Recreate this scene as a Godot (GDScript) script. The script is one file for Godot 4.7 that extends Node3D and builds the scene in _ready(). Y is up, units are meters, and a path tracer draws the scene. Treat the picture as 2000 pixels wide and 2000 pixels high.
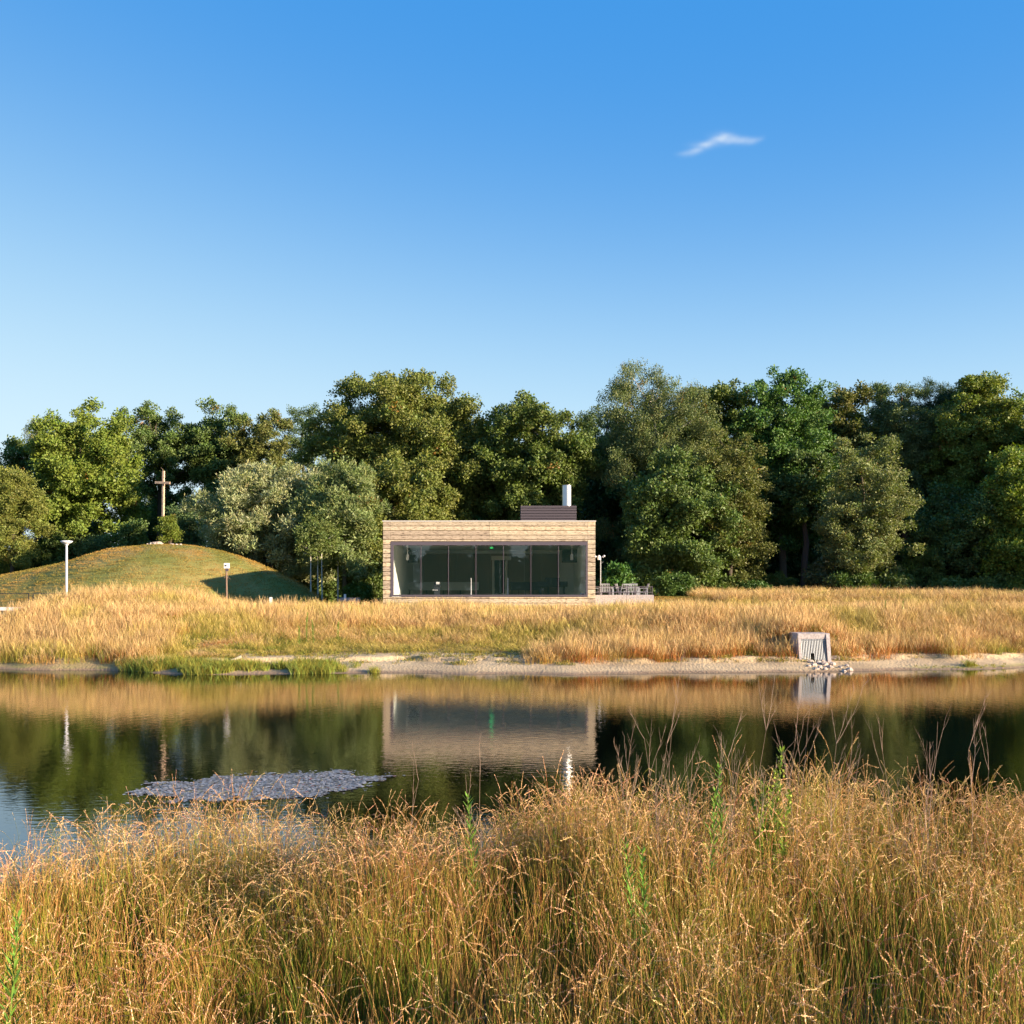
extends Node3D
# A timber pavilion behind a pond, seen from the opposite bank on a late summer afternoon.
# World: camera at x = 0, z = 0, looking along -z; "d" is the distance in metres along -z; the pond's surface is y = 0.

const F := 2000.0      # focal length in photograph pixels
const EYE := 2.83      # eye height above the water
const HOR := 1152.0    # photograph row of the horizon

var rng := RandomNumberGenerator.new()
var noise_a := FastNoiseLite.new()
var noise_b := FastNoiseLite.new()
var noise_c := FastNoiseLite.new()
var M := {}            # materials
var G := {}            # shared meshes
var used := {}

# ---------------------------------------------------------------- small helpers
func P(px: float, py: float, d: float) -> Vector3:
	return Vector3((px - 1000.0) / F * d, EYE - (py - HOR) / F * d, -d)

func lin(r: float, g: float, b: float, a := 1.0) -> Color:
	var c := Color(r, g, b).linear_to_srgb()
	c.a = a
	return c

func rr(a: float, b: float) -> float:
	return rng.randf_range(a, b)

func mat(c: Color, rough := 0.8, metal := 0.0) -> StandardMaterial3D:
	var m := StandardMaterial3D.new()
	m.albedo_color = c
	m.roughness = rough
	m.metallic = metal
	return m

func numbered(called: String) -> String:
	var k: int = used.get(called, 0)
	used[called] = k + 1
	return called if k == 0 else "%s_%03d" % [called, k]

func tag(o: Node, label: String, category: String, group := "", kind := "") -> void:
	if label: o.set_meta("label", label)
	if category: o.set_meta("category", category)
	if group: o.set_meta("group", group)
	if kind: o.set_meta("kind", kind)

func thing(called: String, label: String, category: String, at := Vector3.ZERO, group := "", kind := "") -> Node3D:
	var o := Node3D.new()
	o.name = numbered(called)
	add_child(o)
	o.position = at
	tag(o, label, category, group, kind)
	return o

func part(parent: Node, called: String, mesh: Mesh, m: Material, at := Vector3.ZERO, turn := Vector3.ZERO) -> MeshInstance3D:
	var o := MeshInstance3D.new()
	o.name = called
	o.mesh = mesh
	o.material_override = m
	parent.add_child(o, true)
	o.position = at
	o.rotation = turn
	return o

func node(parent: Node, called: String) -> Node3D:
	var o := Node3D.new()
	o.name = called
	parent.add_child(o, true)
	return o

func box(parent: Node, called: String, lo: Vector3, hi: Vector3, m: Material) -> MeshInstance3D:
	var b := BoxMesh.new()
	b.size = (hi - lo).abs()
	return part(parent, called, b, m, (lo + hi) * 0.5)

class MB:
	var v := PackedVector3Array()
	var n := PackedVector3Array()
	var c := PackedColorArray()
	func tri(a: Vector3, b: Vector3, e: Vector3, na: Vector3, nb: Vector3, ne: Vector3, col := Color.WHITE) -> void:
		if (e - a).cross(b - a).dot(na + nb + ne) < 0.0:
			v.append(a); v.append(e); v.append(b)
			n.append(na); n.append(ne); n.append(nb)
		else:
			v.append(a); v.append(b); v.append(e)
			n.append(na); n.append(nb); n.append(ne)
		c.append(col); c.append(col); c.append(col)
	func flat(a: Vector3, b: Vector3, e: Vector3, col := Color.WHITE) -> void:
		v.append(a); v.append(b); v.append(e)
		var k := (e - a).cross(b - a).normalized()
		n.append(k); n.append(k); n.append(k)
		c.append(col); c.append(col); c.append(col)
	func quad(a: Vector3, b: Vector3, e: Vector3, f: Vector3, col := Color.WHITE) -> void:
		flat(a, b, e, col)
		flat(a, e, f, col)
	func tube(pts: Array, rad: Array, sides: int, col := Color.WHITE, closed := false) -> void:
		var rings := []
		var dirs := []
		for i in pts.size():
			var t: Vector3 = (pts[mini(i + 1, pts.size() - 1)] - pts[maxi(i - 1, 0)]).normalized()
			var u := t.cross(Vector3(0.31, 0.2, 0.93)).normalized()
			var w := t.cross(u)
			var ring := []
			var ns := []
			for k in sides:
				var a := TAU * k / sides
				var dd: Vector3 = u * cos(a) + w * sin(a)
				ns.append(dd)
				ring.append(pts[i] + dd * rad[i])
			rings.append(ring)
			dirs.append(ns)
		for i in pts.size() - 1:
			for k in sides:
				var k2 := (k + 1) % sides
				tri(rings[i][k], rings[i][k2], rings[i + 1][k2], dirs[i][k], dirs[i][k2], dirs[i + 1][k2], col)
				tri(rings[i][k], rings[i + 1][k2], rings[i + 1][k], dirs[i][k], dirs[i + 1][k2], dirs[i + 1][k], col)
		if closed:
			for e in [0, pts.size() - 1]:
				var t: Vector3 = (pts[e] - pts[1 if e == 0 else e - 1]).normalized()
				for k in range(1, sides - 1):
					tri(rings[e][0], rings[e][k], rings[e][k + 1], t, t, t, col)
	func lathe(prof: Array, sides: int, col := Color.WHITE) -> void:
		for i in prof.size() - 1:
			var p: Vector2 = prof[i]
			var q: Vector2 = prof[i + 1]
			var s := (q - p).normalized()
			for k in sides:
				var a := TAU * k / sides
				var b := TAU * (k + 1) / sides
				var da := Vector3(cos(a), 0, sin(a))
				var db := Vector3(cos(b), 0, sin(b))
				var na := da * s.y - Vector3.UP * s.x
				var nb := db * s.y - Vector3.UP * s.x
				var A := da * p.x + Vector3.UP * p.y
				var B := db * p.x + Vector3.UP * p.y
				var C := db * q.x + Vector3.UP * q.y
				var D := da * q.x + Vector3.UP * q.y
				if p.x > 1e-5: tri(A, B, C, na, nb, nb, col)
				if q.x > 1e-5: tri(A, C, D, na, nb, na, col)
	func mesh(with_normals := true) -> ArrayMesh:
		var arr := []
		arr.resize(Mesh.ARRAY_MAX)
		arr[Mesh.ARRAY_VERTEX] = v
		if with_normals: arr[Mesh.ARRAY_NORMAL] = n
		arr[Mesh.ARRAY_COLOR] = c
		var m := ArrayMesh.new()
		m.add_surface_from_arrays(Mesh.PRIMITIVE_TRIANGLES, arr)
		return m

class Copies:   # collects places and tints for one MultiMesh
	var b := PackedFloat32Array()
	func add(t: Basis, o: Vector3, col: Color) -> void:
		b.append(t.x.x); b.append(t.y.x); b.append(t.z.x); b.append(o.x)
		b.append(t.x.y); b.append(t.y.y); b.append(t.z.y); b.append(o.y)
		b.append(t.x.z); b.append(t.y.z); b.append(t.z.z); b.append(o.z)
		b.append(col.r); b.append(col.g); b.append(col.b); b.append(1.0)

func scatter(parent: Node, called: String, mesh: Mesh, m: Material, k: Copies) -> MultiMeshInstance3D:
	var mm := MultiMesh.new()
	mm.transform_format = MultiMesh.TRANSFORM_3D
	mm.use_colors = true
	mm.mesh = mesh
	mm.instance_count = k.b.size() / 16
	mm.buffer = k.b
	var o := MultiMeshInstance3D.new()
	o.name = called
	o.multimesh = mm
	o.material_override = m
	o.set_meta("kind", "stuff")
	parent.add_child(o, true)
	return o

func noise_image(freq: float, octaves: int, sd: int, size := 512, lo := 0.0, hi := 1.0, kind := FastNoiseLite.TYPE_SIMPLEX_SMOOTH) -> Image:
	var f := FastNoiseLite.new()
	f.noise_type = kind
	f.seed = sd
	f.frequency = freq
	f.fractal_octaves = octaves
	var im := f.get_seamless_image(size, size)
	im.convert(Image.FORMAT_L8)
	var dat := im.get_data()
	for i in dat.size():
		dat[i] = int(clampf(lerpf(lo, hi, dat[i] / 255.0), 0.0, 1.0) * 255.0)
	return Image.create_from_data(size, size, false, Image.FORMAT_L8, dat)

# ---------------------------------------------------------------- the lie of the land
func far_shore(x: float) -> float:
	return 34.6 + 0.0075 * minf(x * x, 1600.0) + noise_a.get_noise_2d(x * 2.2, 7.0) * 1.1 + noise_b.get_noise_2d(x, 50.0) * 0.25 - 0.9 * smoothstep(-4.0, -9.0, x) * smoothstep(-16.0, -12.0, x)

func near_shore(x: float) -> float:
	return 9.6 + 0.12 * x + noise_a.get_noise_2d(x * 3.0, 90.0) * 0.6

func mound(x: float, d: float) -> float:
	var dx := x + 24.55
	var rx := 0.0
	if dx > 0.0:
		rx = dx / 11.6
	else:
		var tab := [[0.0, 1.0], [3.0, 0.92], [6.0, 0.71], [11.5, 0.44], [16.0, 0.22], [20.0, 0.06], [23.0, 0.0], [400.0, 0.0]]
		var f := 0.0
		for i in tab.size() - 1:
			if -dx >= tab[i][0] and -dx < tab[i + 1][0]:
				f = lerpf(tab[i][1], tab[i + 1][1], (-dx - tab[i][0]) / (tab[i + 1][0] - tab[i][0]))
		rx = sqrt(1.0 - f) + maxf(0.0, (-dx - 23.0) / 10.0)
	var rz := (d - 72.0) / 11.5
	var r2 := rx * rx + rz * rz
	var h := maxf(0.0, 1.0 - r2)
	return 4.3 * h if h > 0.12 else 4.3 * h * h / 0.12 * 0.999

func ground_height(x: float, d: float) -> float:
	if d < 22.0:
		var s := near_shore(x)
		var t := s - d
		if t < 0.0:
			return maxf(-1.6, t * 0.22)
		var k := clampf(t / 3.0, 0.0, 1.0)
		return (0.36 + 0.012 * clampf(x, -8.0, 8.0)) * (k * 1.5 - 0.5 * k * k) + 0.85 * smoothstep(4.3, 0.8, d) + noise_b.get_noise_2d(x * 3.0, d * 3.0) * 0.08 * k
	var t := d - far_shore(x)
	if t < 0.0:
		return maxf(-1.6, t * 0.16)
	var y := 0.0
	var wide := smoothstep(-14.0, -9.0, x) * smoothstep(7.5, -0.5, x)       # the low, sandy middle of the bank
	var beach := lerpf(lerpf(0.9, 1.9, smoothstep(-13.0, -6.0, x)), 2.6, wide)
	if t < beach:
		y = 0.26 * pow(t / beach, 0.8)
	else:
		y = 0.26
	y += 0.13 * smoothstep(beach - 0.1, beach + 0.12, t + noise_b.get_noise_2d(x * 4.0, d * 4.0) * 0.7)
	y += 1.18 * smoothstep(beach, lerpf(beach + 6.0, beach + 11.0, wide), t)
	y += 0.2 * smoothstep(14.0, 30.0, t)
	y += noise_b.get_noise_2d(x * 1.2, d * 1.2) * 0.1 * smoothstep(2.0, 6.0, t)
	y += noise_c.get_noise_2d(x, d) * 0.035 * smoothstep(0.5, 2.0, t)
	y += 0.8 * exp(-pow(absf(x + 17.9) / 4.1, 4.0) - pow((d - 47.5) / 3.8, 2.0)) - 0.35 * smoothstep(-20.0, -23.0, x) * smoothstep(40.0, 45.0, d) * smoothstep(62.0, 56.0, d)   # grassy hump
	y += 0.55 * smoothstep(7.0, 9.5, x) * smoothstep(57.5, 66.0, d)   # rise in front of the wood
	y += maxf(0.0, 1.2 - y) * exp(-pow((x - 10.98) / 1.5, 4.0)) * smoothstep(38.1, 38.6, d) * smoothstep(43.0, 39.5, d)   # earth heaped over the outfall
	return y + mound(x, d)

func is_lawn(x: float, d: float) -> bool:
	if mound(x, d) > 0.02: return true
	if x < -5.0 and d > 53.5: return true
	if x > 4.5 and x < 12.4 and d > 59.2 and d < 80.0: return true
	if x < -20.5 and d > 50.2: return true
	return false

# ---------------------------------------------------------------- start
func _ready() -> void:
	rng.seed = 20240817
	noise_a.seed = 3; noise_a.frequency = 0.06
	noise_b.seed = 11; noise_b.frequency = 0.11; noise_b.fractal_octaves = 4
	noise_c.seed = 29; noise_c.frequency = 0.9; noise_c.fractal_octaves = 3
	make_light()
	make_materials()
	make_meshes()
	make_ground()
	make_pavilion()
	make_interior()
	make_terrace()
	make_outfall()
	make_lawn_things()
	make_woods()
	make_meadow()
	make_near_bank()
	make_pond_things()

func make_light() -> void:
	var cam := Camera3D.new()
	cam.name = "camera"
	cam.projection = Camera3D.PROJECTION_FRUSTUM
	cam.near = 0.1
	cam.far = 3000.0
	cam.size = 0.1 * 2000.0 / F
	cam.frustum_offset = Vector2(0.0, 0.1 * (HOR - 1000.0) / F)
	cam.position = Vector3(0, EYE, 0)
	add_child(cam)
	cam.current = true

	var az := deg_to_rad(63.0)
	var el := deg_to_rad(13.6)
	var to_sun := Vector3(sin(az) * cos(el), sin(el), cos(az) * cos(el))
	var sun := DirectionalLight3D.new()
	sun.name = "sun"
	sun.light_color = Color(1.0, 0.92, 0.80)
	sun.light_energy = 1.6
	sun.light_angular_distance = 0.5
	sun.shadow_enabled = true
	add_child(sun)
	sun.look_at_from_position(to_sun * 100.0, Vector3.ZERO)

	var exposure := 2.9
	var env := Environment.new()
	env.tonemap_mode = Environment.TONE_MAPPER_LINEAR
	env.tonemap_exposure = exposure
	env.background_mode = Environment.BG_SKY
	env.background_energy_multiplier = 1.0
	env.sdfgi_enabled = true
	env.ssao_enabled = true
	env.ssil_enabled = true
	var pano := PanoramaSkyMaterial.new()
	pano.panorama = ImageTexture.create_from_image(make_sky(to_sun, 1.0 / exposure))
	var sky := Sky.new()
	sky.sky_material = pano
	env.sky = sky
	var we := WorldEnvironment.new()
	we.name = "daylight"
	we.environment = env
	add_child(we)

func make_sky(to_sun: Vector3, scale: float) -> Image:
	# clear air: deep blue above, pale near the horizon, palest towards and away from the sun, deepest across it
	var w := 256
	var h := 256
	var pad := 8      # drawn past the wrap so that enlarging leaves no seam
	var im := Image.create(w + 2 * pad, h, false, Image.FORMAT_RGBAF)
	for j in h:
		var v := PI * (j + 0.5) / h
		for i in w + 2 * pad:
			var u := TAU * (i - pad + 0.5) / w
			var dir := Vector3(sin(u) * sin(v), cos(v), -cos(u) * sin(v))
			var y := maxf(dir.y, 0.0)
			var c2 := pow(dir.dot(to_sun), 2.0)
			var k := exp(-pow(y / lerpf(0.245, 0.40, c2), 2.0)) * 0.97 + 0.03 * (1.0 - y)
			var c := Vector3(0.04, 0.30, 0.80).lerp(Vector3(0.80, 0.97, 1.03), k)
			c += Vector3(-0.07, 0.17, 0.14) * k * (1.0 - k)
			if dir.y < 0.0:
				c = Vector3(0.16, 0.14, 0.08)
			im.set_pixel(i, j, Color(c.x * scale, c.y * scale, c.z * scale))
	im.resize(3264, 1536, Image.INTERPOLATE_CUBIC)
	im = im.get_region(Rect2i(96, 0, 3072, 1536))
	# one wisp of cirrus
	var nz := FastNoiseLite.new()
	nz.seed = 5; nz.frequency = 0.05; nz.fractal_octaves = 4
	for j in range(560, 640):
		for i in range(30, 160):
			var u := TAU * (i + 0.5) / 3072.0
			var v := PI * (j + 0.5) / 1536.0
			var px := 1000.0 + tan(u) * F
			var py := HOR - cos(v) / (sin(v) * cos(u)) * F
			var s := (px - 1310.0) / 190.0
			if s < 0.0 or s > 1.0: continue
			var mid := 304.0 - 40.0 * pow(s, 0.75) + 6.0 * sin(s * 9.0)
			var wd := 3.0 + 4.0 * sin(PI * s)
			var a := exp(-pow((py - mid) / wd, 2.0)) * smoothstep(0.0, 0.25, s) * smoothstep(1.0, 0.85, s) * 0.75
			var puff := exp(-pow((px - 1412.0) / 20.0, 2.0)) * exp(-pow((py - 269.0) / 9.0, 2.0)) * 0.6
			puff += exp(-pow((px - 1370.0) / 20.0, 2.0)) * exp(-pow((py - 284.0) / 6.0, 2.0)) * 0.35
			a = clampf((a + puff) * (0.72 + 0.7 * nz.get_noise_2d(px * 0.4, py * 2.0)), 0.0, 0.85)
			im.set_pixel(i, j, im.get_pixel(i, j).lerp(Color(0.80 * scale, 0.90 * scale, 1.0 * scale), a * 0.8))
	return im

# ---------------------------------------------------------------- materials
func leafy(back: Color, rough := 0.5) -> StandardMaterial3D:
	var m := mat(Color.WHITE, rough)
	m.vertex_color_use_as_albedo = true
	m.backlight_enabled = true
	m.backlight = back
	m.metallic_specular = 0.35
	return m

func make_materials() -> void:
	M.leaf = leafy(Color(0.72, 0.76, 0.36))
	M.grass = leafy(Color(0.6, 0.52, 0.36), 0.65)
	M.frame = mat(lin(0.085, 0.068, 0.085), 0.45)
	M.dark = mat(lin(0.02, 0.02, 0.022), 0.5)
	M.navy = mat(lin(0.018, 0.022, 0.035), 0.6)
	M.steel = mat(lin(0.55, 0.56, 0.58), 0.42, 1.0)
	M.white = mat(lin(0.72, 0.71, 0.74), 0.5)
	M.pole = mat(lin(0.62, 0.60, 0.64), 0.45)
	M.galv = mat(lin(0.33, 0.34, 0.36), 0.5, 0.6)
	M.plaster = mat(lin(0.74, 0.78, 0.72), 0.85)
	M.ceiling = M.plaster
	M.panelling = mat(lin(0.22, 0.17, 0.125), 0.6)
	M.floor = mat(lin(0.24, 0.22, 0.20), 0.35)
	M.rust = mat(lin(0.19, 0.12, 0.085), 0.85)
	M.trim = mat(lin(0.62, 0.56, 0.50), 0.5)
	M.slat = mat(lin(0.065, 0.05, 0.06), 0.55)
	M.cushion = mat(lin(0.42, 0.43, 0.38), 0.9)
	M.doorframe = mat(lin(0.80, 0.77, 0.62), 0.5)
	M.chair = mat(lin(0.30, 0.30, 0.33), 0.6)
	M.screen = mat(lin(0.006, 0.007, 0.01), 0.12)
	M.slab = mat(lin(0.62, 0.60, 0.58), 0.8)
	var gl := mat(Color(lin(0.04, 0.10, 0.085), 0.05), 0.0)
	gl.transparency = BaseMaterial3D.TRANSPARENCY_ALPHA
	gl.metallic_specular = 0.5
	M.glass = gl
	var ex := mat(lin(0.02, 0.35, 0.15), 0.4)
	ex.emission_enabled = true
	ex.emission = Color(0.1, 0.6, 0.35)
	ex.emission_energy_multiplier = 0.03
	M.exit = ex

	# weathered pine: grain drawn out along the board, darker streaks and knots
	var grain := noise_image(0.02, 5, 41, 512, 0.35, 1.25)
	var streak := noise_image(0.035, 3, 42, 512, -0.9, 1.5)
	var wood := Image.create(512, 512, false, Image.FORMAT_RGB8)
	for j in 512:
		for i in 512:
			var g := grain.get_pixel(i, j).r
			var s := smoothstep(0.58, 0.84, streak.get_pixel(i, j).r) * 0.75
			var c := Vector3(0.91, 0.85, 0.765).lerp(Vector3(0.75, 0.68, 0.60), 1.0 - g)
			c = c.lerp(Vector3(0.36, 0.28, 0.22), s)
			wood.set_pixel(i, j, Color(c.x, c.y, c.z))
	var wt := ImageTexture.create_from_image(wood)
	M.boards = []
	for k in 4:
		var m := mat([Color(0.86, 0.84, 0.80), Color(0.80, 0.78, 0.75), Color(0.89, 0.85, 0.79), Color(0.76, 0.73, 0.71)][k], 0.78)
		m.albedo_texture = wt
		m.uv1_triplanar = true
		m.uv1_world_triplanar = true
		m.uv1_scale = Vector3(0.17, 1.25, 0.17)
		m.uv1_offset = Vector3(0.37 * k, 0.23 * k, 0.11 * k)
		m.heightmap_enabled = true
		m.heightmap_texture = ImageTexture.create_from_image(grain)
		m.heightmap_scale = 0.6
		M.boards.append(m)
	M.timber = M.boards[0].duplicate()
	M.timber.albedo_color = Color(0.90, 0.82, 0.77)
	M.timber.uv1_scale = Vector3(1.2, 0.25, 1.2)

	# concrete, sand and soil
	var rough_im := noise_image(0.03, 5, 51, 512, 0.1, 1.3)
	var rough_t := ImageTexture.create_from_image(rough_im)
	var con := Image.create(256, 256, false, Image.FORMAT_RGB8)
	for j in 256:
		for i in 256:
			var g := rough_im.get_pixel(i * 2, j * 2).r
			var q := lerpf(0.62, 0.86, g)
			con.set_pixel(i, j, Color(q, q * 0.965, q * 0.94))
	M.concrete = mat(Color(0.82, 0.79, 0.80), 0.85)
	M.concrete.albedo_texture = ImageTexture.create_from_image(con)
	M.concrete.uv1_triplanar = true
	M.concrete.uv1_world_triplanar = true
	M.concrete.uv1_scale = Vector3(0.6, 0.6, 0.6)
	M.stone = M.concrete.duplicate()
	M.stone.albedo_color = Color(0.86, 0.80, 0.76)
	M.stone.uv1_scale = Vector3(2.0, 2.0, 2.0)

	var gim := Image.create(512, 512, false, Image.FORMAT_RGB8)
	var fine := noise_image(0.11, 3, 52, 512, 0.2, 1.0)
	for j in 512:
		for i in 512:
			var q := lerpf(0.84, 1.0, rough_im.get_pixel(i, j).r) * lerpf(0.80, 1.0, fine.get_pixel(i, j).r)
			gim.set_pixel(i, j, Color(q, q, q))
	M.ground = mat(Color.WHITE, 0.95)
	M.ground.vertex_color_use_as_albedo = true
	M.ground.albedo_texture = ImageTexture.create_from_image(gim)
	M.ground.uv1_triplanar = true
	M.ground.uv1_world_triplanar = true
	M.ground.uv1_scale = Vector3(0.45, 0.45, 0.45)
	M.ground.heightmap_enabled = true
	M.ground.heightmap_texture = rough_t
	M.ground.heightmap_scale = 3.0

	# pond: dark, smooth, with small ripples whose crests run across the view
	var rip := noise_image(0.016, 4, 61, 1024, 0.0, 1.0)
	rip.convert(Image.FORMAT_RGBA8)
	rip.bump_map_to_normal_map(22.0)
	M.water = mat(lin(0.002, 0.0025, 0.0015), 0.015)
	M.water.metallic_specular = 0.68
	M.water.refraction_enabled = true
	M.water.refraction_scale = 0.115
	M.water.normal_enabled = true
	M.water.normal_texture = ImageTexture.create_from_image(rip)
	M.water.normal_scale = 0.015
	M.water.uv1_triplanar = true
	M.water.uv1_world_triplanar = true
	M.water.uv1_scale = Vector3(0.16, 0.3, 0.42)

	M.bark = mat(Color.WHITE, 0.9)
	M.bark.vertex_color_use_as_albedo = true
	M.bark.albedo_texture = ImageTexture.create_from_image(con)
	M.bark.uv1_triplanar = true
	M.bark.uv1_scale = Vector3(2.0, 0.5, 2.0)
	M.plain = mat(Color.WHITE, 0.75)
	M.plain.vertex_color_use_as_albedo = true

# ---------------------------------------------------------------- shared plant meshes
func rand_dir() -> Vector3:
	var z := rr(-1.0, 1.0)
	var a := rr(0.0, TAU)
	var r := sqrt(1.0 - z * z)
	return Vector3(r * cos(a), z, r * sin(a))

func leaf(mb: MB, at: Vector3, along: Vector3, nrm: Vector3, length: float, width: float, col: Color) -> void:
	var side := along.cross(nrm)
	if side.length() < 0.01: side = along.cross(Vector3(0.3, 0.9, 0.1))
	side = side.normalized() * width * 0.5
	var tip := at + along * length
	var mid := at + along * length * 0.45
	mb.flat(at, mid + side, tip, col)
	mb.flat(at, tip, mid - side, col)

func leaf_clump(count: int, radius: float, length: float, width: float, up := 0.0) -> ArrayMesh:
	var mb := MB.new()
	for i in count:
		var p := rand_dir() * radius * pow(rng.randf(), 0.5)
		p.y *= 0.75
		var along := (rand_dir() + p.normalized() * 0.7 + Vector3.UP * up).normalized()
		var k := rr(0.72, 1.28)
		leaf(mb, p, along, (rand_dir() + Vector3.UP * 0.6).normalized(), length * rr(0.7, 1.25), width * rr(0.8, 1.2), Color(k * rr(0.92, 1.1), k, k * rr(0.8, 1.1)))
	return mb.mesh()

func hanging_clump() -> ArrayMesh:
	var mb := MB.new()
	for s in 7:
		var p := Vector3(rr(-0.35, 0.35), rr(-0.05, 0.3), rr(-0.35, 0.35))
		var drift := Vector3(rr(-0.25, 0.25), -1.0, rr(-0.25, 0.25)).normalized()
		for i in 6:
			var k := rr(0.72, 1.28)
			var q := p + drift * 0.16 * i + rand_dir() * 0.05
			leaf(mb, q, (drift + rand_dir() * 0.9).normalized(), rand_dir(), rr(0.10, 0.17), rr(0.06, 0.10), Color(k, k, k * rr(0.8, 1.1)))
	return mb.mesh()

func make_meshes() -> void:
	G.broad = [leaf_clump(24, 0.42, 0.21, 0.15), leaf_clump(24, 0.46, 0.19, 0.13)]
	G.small = [leaf_clump(30, 0.40, 0.14, 0.10), leaf_clump(30, 0.42, 0.13, 0.095)]
	G.willow = [leaf_clump(30, 0.40, 0.26, 0.075, 0.7), leaf_clump(30, 0.42, 0.24, 0.07, 0.6)]
	G.birch = [hanging_clump(), hanging_clump()]
	G.needle = [leaf_clump(46, 0.40, 0.24, 0.045, 0.3), leaf_clump(46, 0.42, 0.22, 0.045, 0.2)]

# ---------------------------------------------------------------- ground and water
func ground_colour(x: float, d: float, y: float) -> Color:
	var v := noise_b.get_noise_2d(x * 2.0 + 300.0, d * 2.0)
	var w := noise_c.get_noise_2d(x + 77.0, d * 1.0)
	if d < 22.0:
		return Color(0.13, 0.09, 0.045).lerp(Color(0.07, 0.06, 0.03), 0.5 + v)
	var t := d - far_shore(x)
	if t < 4.2 and y < 0.62:
		var sand := Color(0.72, 0.51, 0.29).lerp(Color(0.54, 0.37, 0.20), clampf(0.4 + v * 1.4 + w * 0.6, 0.0, 1.0))
		sand = sand.lerp(Color(0.20, 0.17, 0.06), smoothstep(0.18, 0.5, noise_b.get_noise_2d(x * 5.0, d * 5.0 + 90.0)) * smoothstep(1.4, 2.2, t) * 0.8)
		sand = sand.lerp(Color(0.36, 0.34, 0.06), smoothstep(13.5, 15.0, x) * smoothstep(0.75, 0.15, t) * 0.9)   # algae left by the falling water
		sand = sand.lerp(Color(0.36, 0.24, 0.11).lerp(Color(0.30, 0.27, 0.07), clampf(w + 0.4, 0.0, 1.0)), smoothstep(-9.5, -12.5, x + v * 3.0) * 0.85)   # brown mud with algae
		return sand.lerp(Color(0.33, 0.21, 0.125), smoothstep(0.09, 0.02, y + w * 0.03))                          # wet rim
	if is_lawn(x, d):
		var g := Color(0.20, 0.215, 0.04).lerp(Color(0.34, 0.265, 0.075), clampf(0.42 + v * 0.9 + w * 0.25, 0.0, 1.0))
		var top := smoothstep(2.9, 4.1, mound(x, d))
		g = g.lerp(Color(0.33, 0.235, 0.085), top * clampf(0.5 + v * 2.0, 0.0, 1.0))                               # dry crown of the mound
		if x > 4.5: g = Color(0.10, 0.165, 0.03).lerp(Color(0.15, 0.16, 0.04), 0.5 + v)
		return g
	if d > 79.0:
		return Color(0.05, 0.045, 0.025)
	return Color(0.30, 0.20, 0.09).lerp(Color(0.16, 0.13, 0.05), clampf(0.5 + v * 1.5, 0.0, 1.0))

func steps(list: Array) -> PackedFloat32Array:
	var out := PackedFloat32Array()
	for e in list:
		var a: float = e[0]
		while a < e[1] - 1e-4:
			out.append(a)
			a += e[2]
	return out

func make_ground() -> void:
	var xs := steps([[-900, -100, 100], [-100, -44, 4], [-44, -24, 0.6], [-24, 24, 0.2], [24, 44, 0.6], [44, 100, 4], [100, 901, 100]])
	var ds := steps([[-600, -40, 80], [-40, 0, 4], [0, 13, 0.4], [13, 32.4, 2.0], [32.4, 39.6, 0.1], [39.6, 60, 0.4], [60, 86, 0.5], [86, 130, 4], [130, 1400, 90]])
	var nx := xs.size()
	var v := PackedVector3Array()
	var nr := PackedVector3Array()
	var c := PackedColorArray()
	for d in ds:
		for x in xs:
			var y := ground_height(x, d)
			v.append(Vector3(x, y, -d))
			c.append(ground_colour(x, d, y))
	nr.resize(v.size())
	for j in ds.size():
		for i in nx:
			var l := v[j * nx + maxi(i - 1, 0)]
			var r := v[j * nx + mini(i + 1, nx - 1)]
			var a := v[maxi(j - 1, 0) * nx + i]
			var b := v[mini(j + 1, ds.size() - 1) * nx + i]
			nr[j * nx + i] = (r - l).cross(b - a).normalized()
			if nr[j * nx + i].y < 0.0: nr[j * nx + i] = -nr[j * nx + i]
	var ix := PackedInt32Array()
	for j in ds.size() - 1:
		for i in nx - 1:
			var a := j * nx + i
			ix.append_array([a, a + nx, a + 1, a + 1, a + nx, a + nx + 1])
	var arr := []
	arr.resize(Mesh.ARRAY_MAX)
	arr[Mesh.ARRAY_VERTEX] = v
	arr[Mesh.ARRAY_NORMAL] = nr
	arr[Mesh.ARRAY_COLOR] = c
	arr[Mesh.ARRAY_INDEX] = ix
	var m := ArrayMesh.new()
	m.add_surface_from_arrays(Mesh.PRIMITIVE_TRIANGLES, arr)
	var o := part(self, "ground", m, M.ground)
	tag(o, "pond banks, sandy beach, lawn and grassy mound as one ground", "ground", "", "structure")
	var pm := PlaneMesh.new()
	pm.size = Vector2(700, 44)
	var w := part(self, "water", pm, M.water, Vector3(0, 0, -26))
	tag(w, "dark still pond mirroring the pavilion and trees", "water", "", "structure")

# ---------------------------------------------------------------- the pavilion
const PX0 := -7.31
const PX1 := 4.73
const PZ := 58.0        # front face
const PZB := 71.6       # back face
const ROOF := 6.75
const ROW := 0.257

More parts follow.
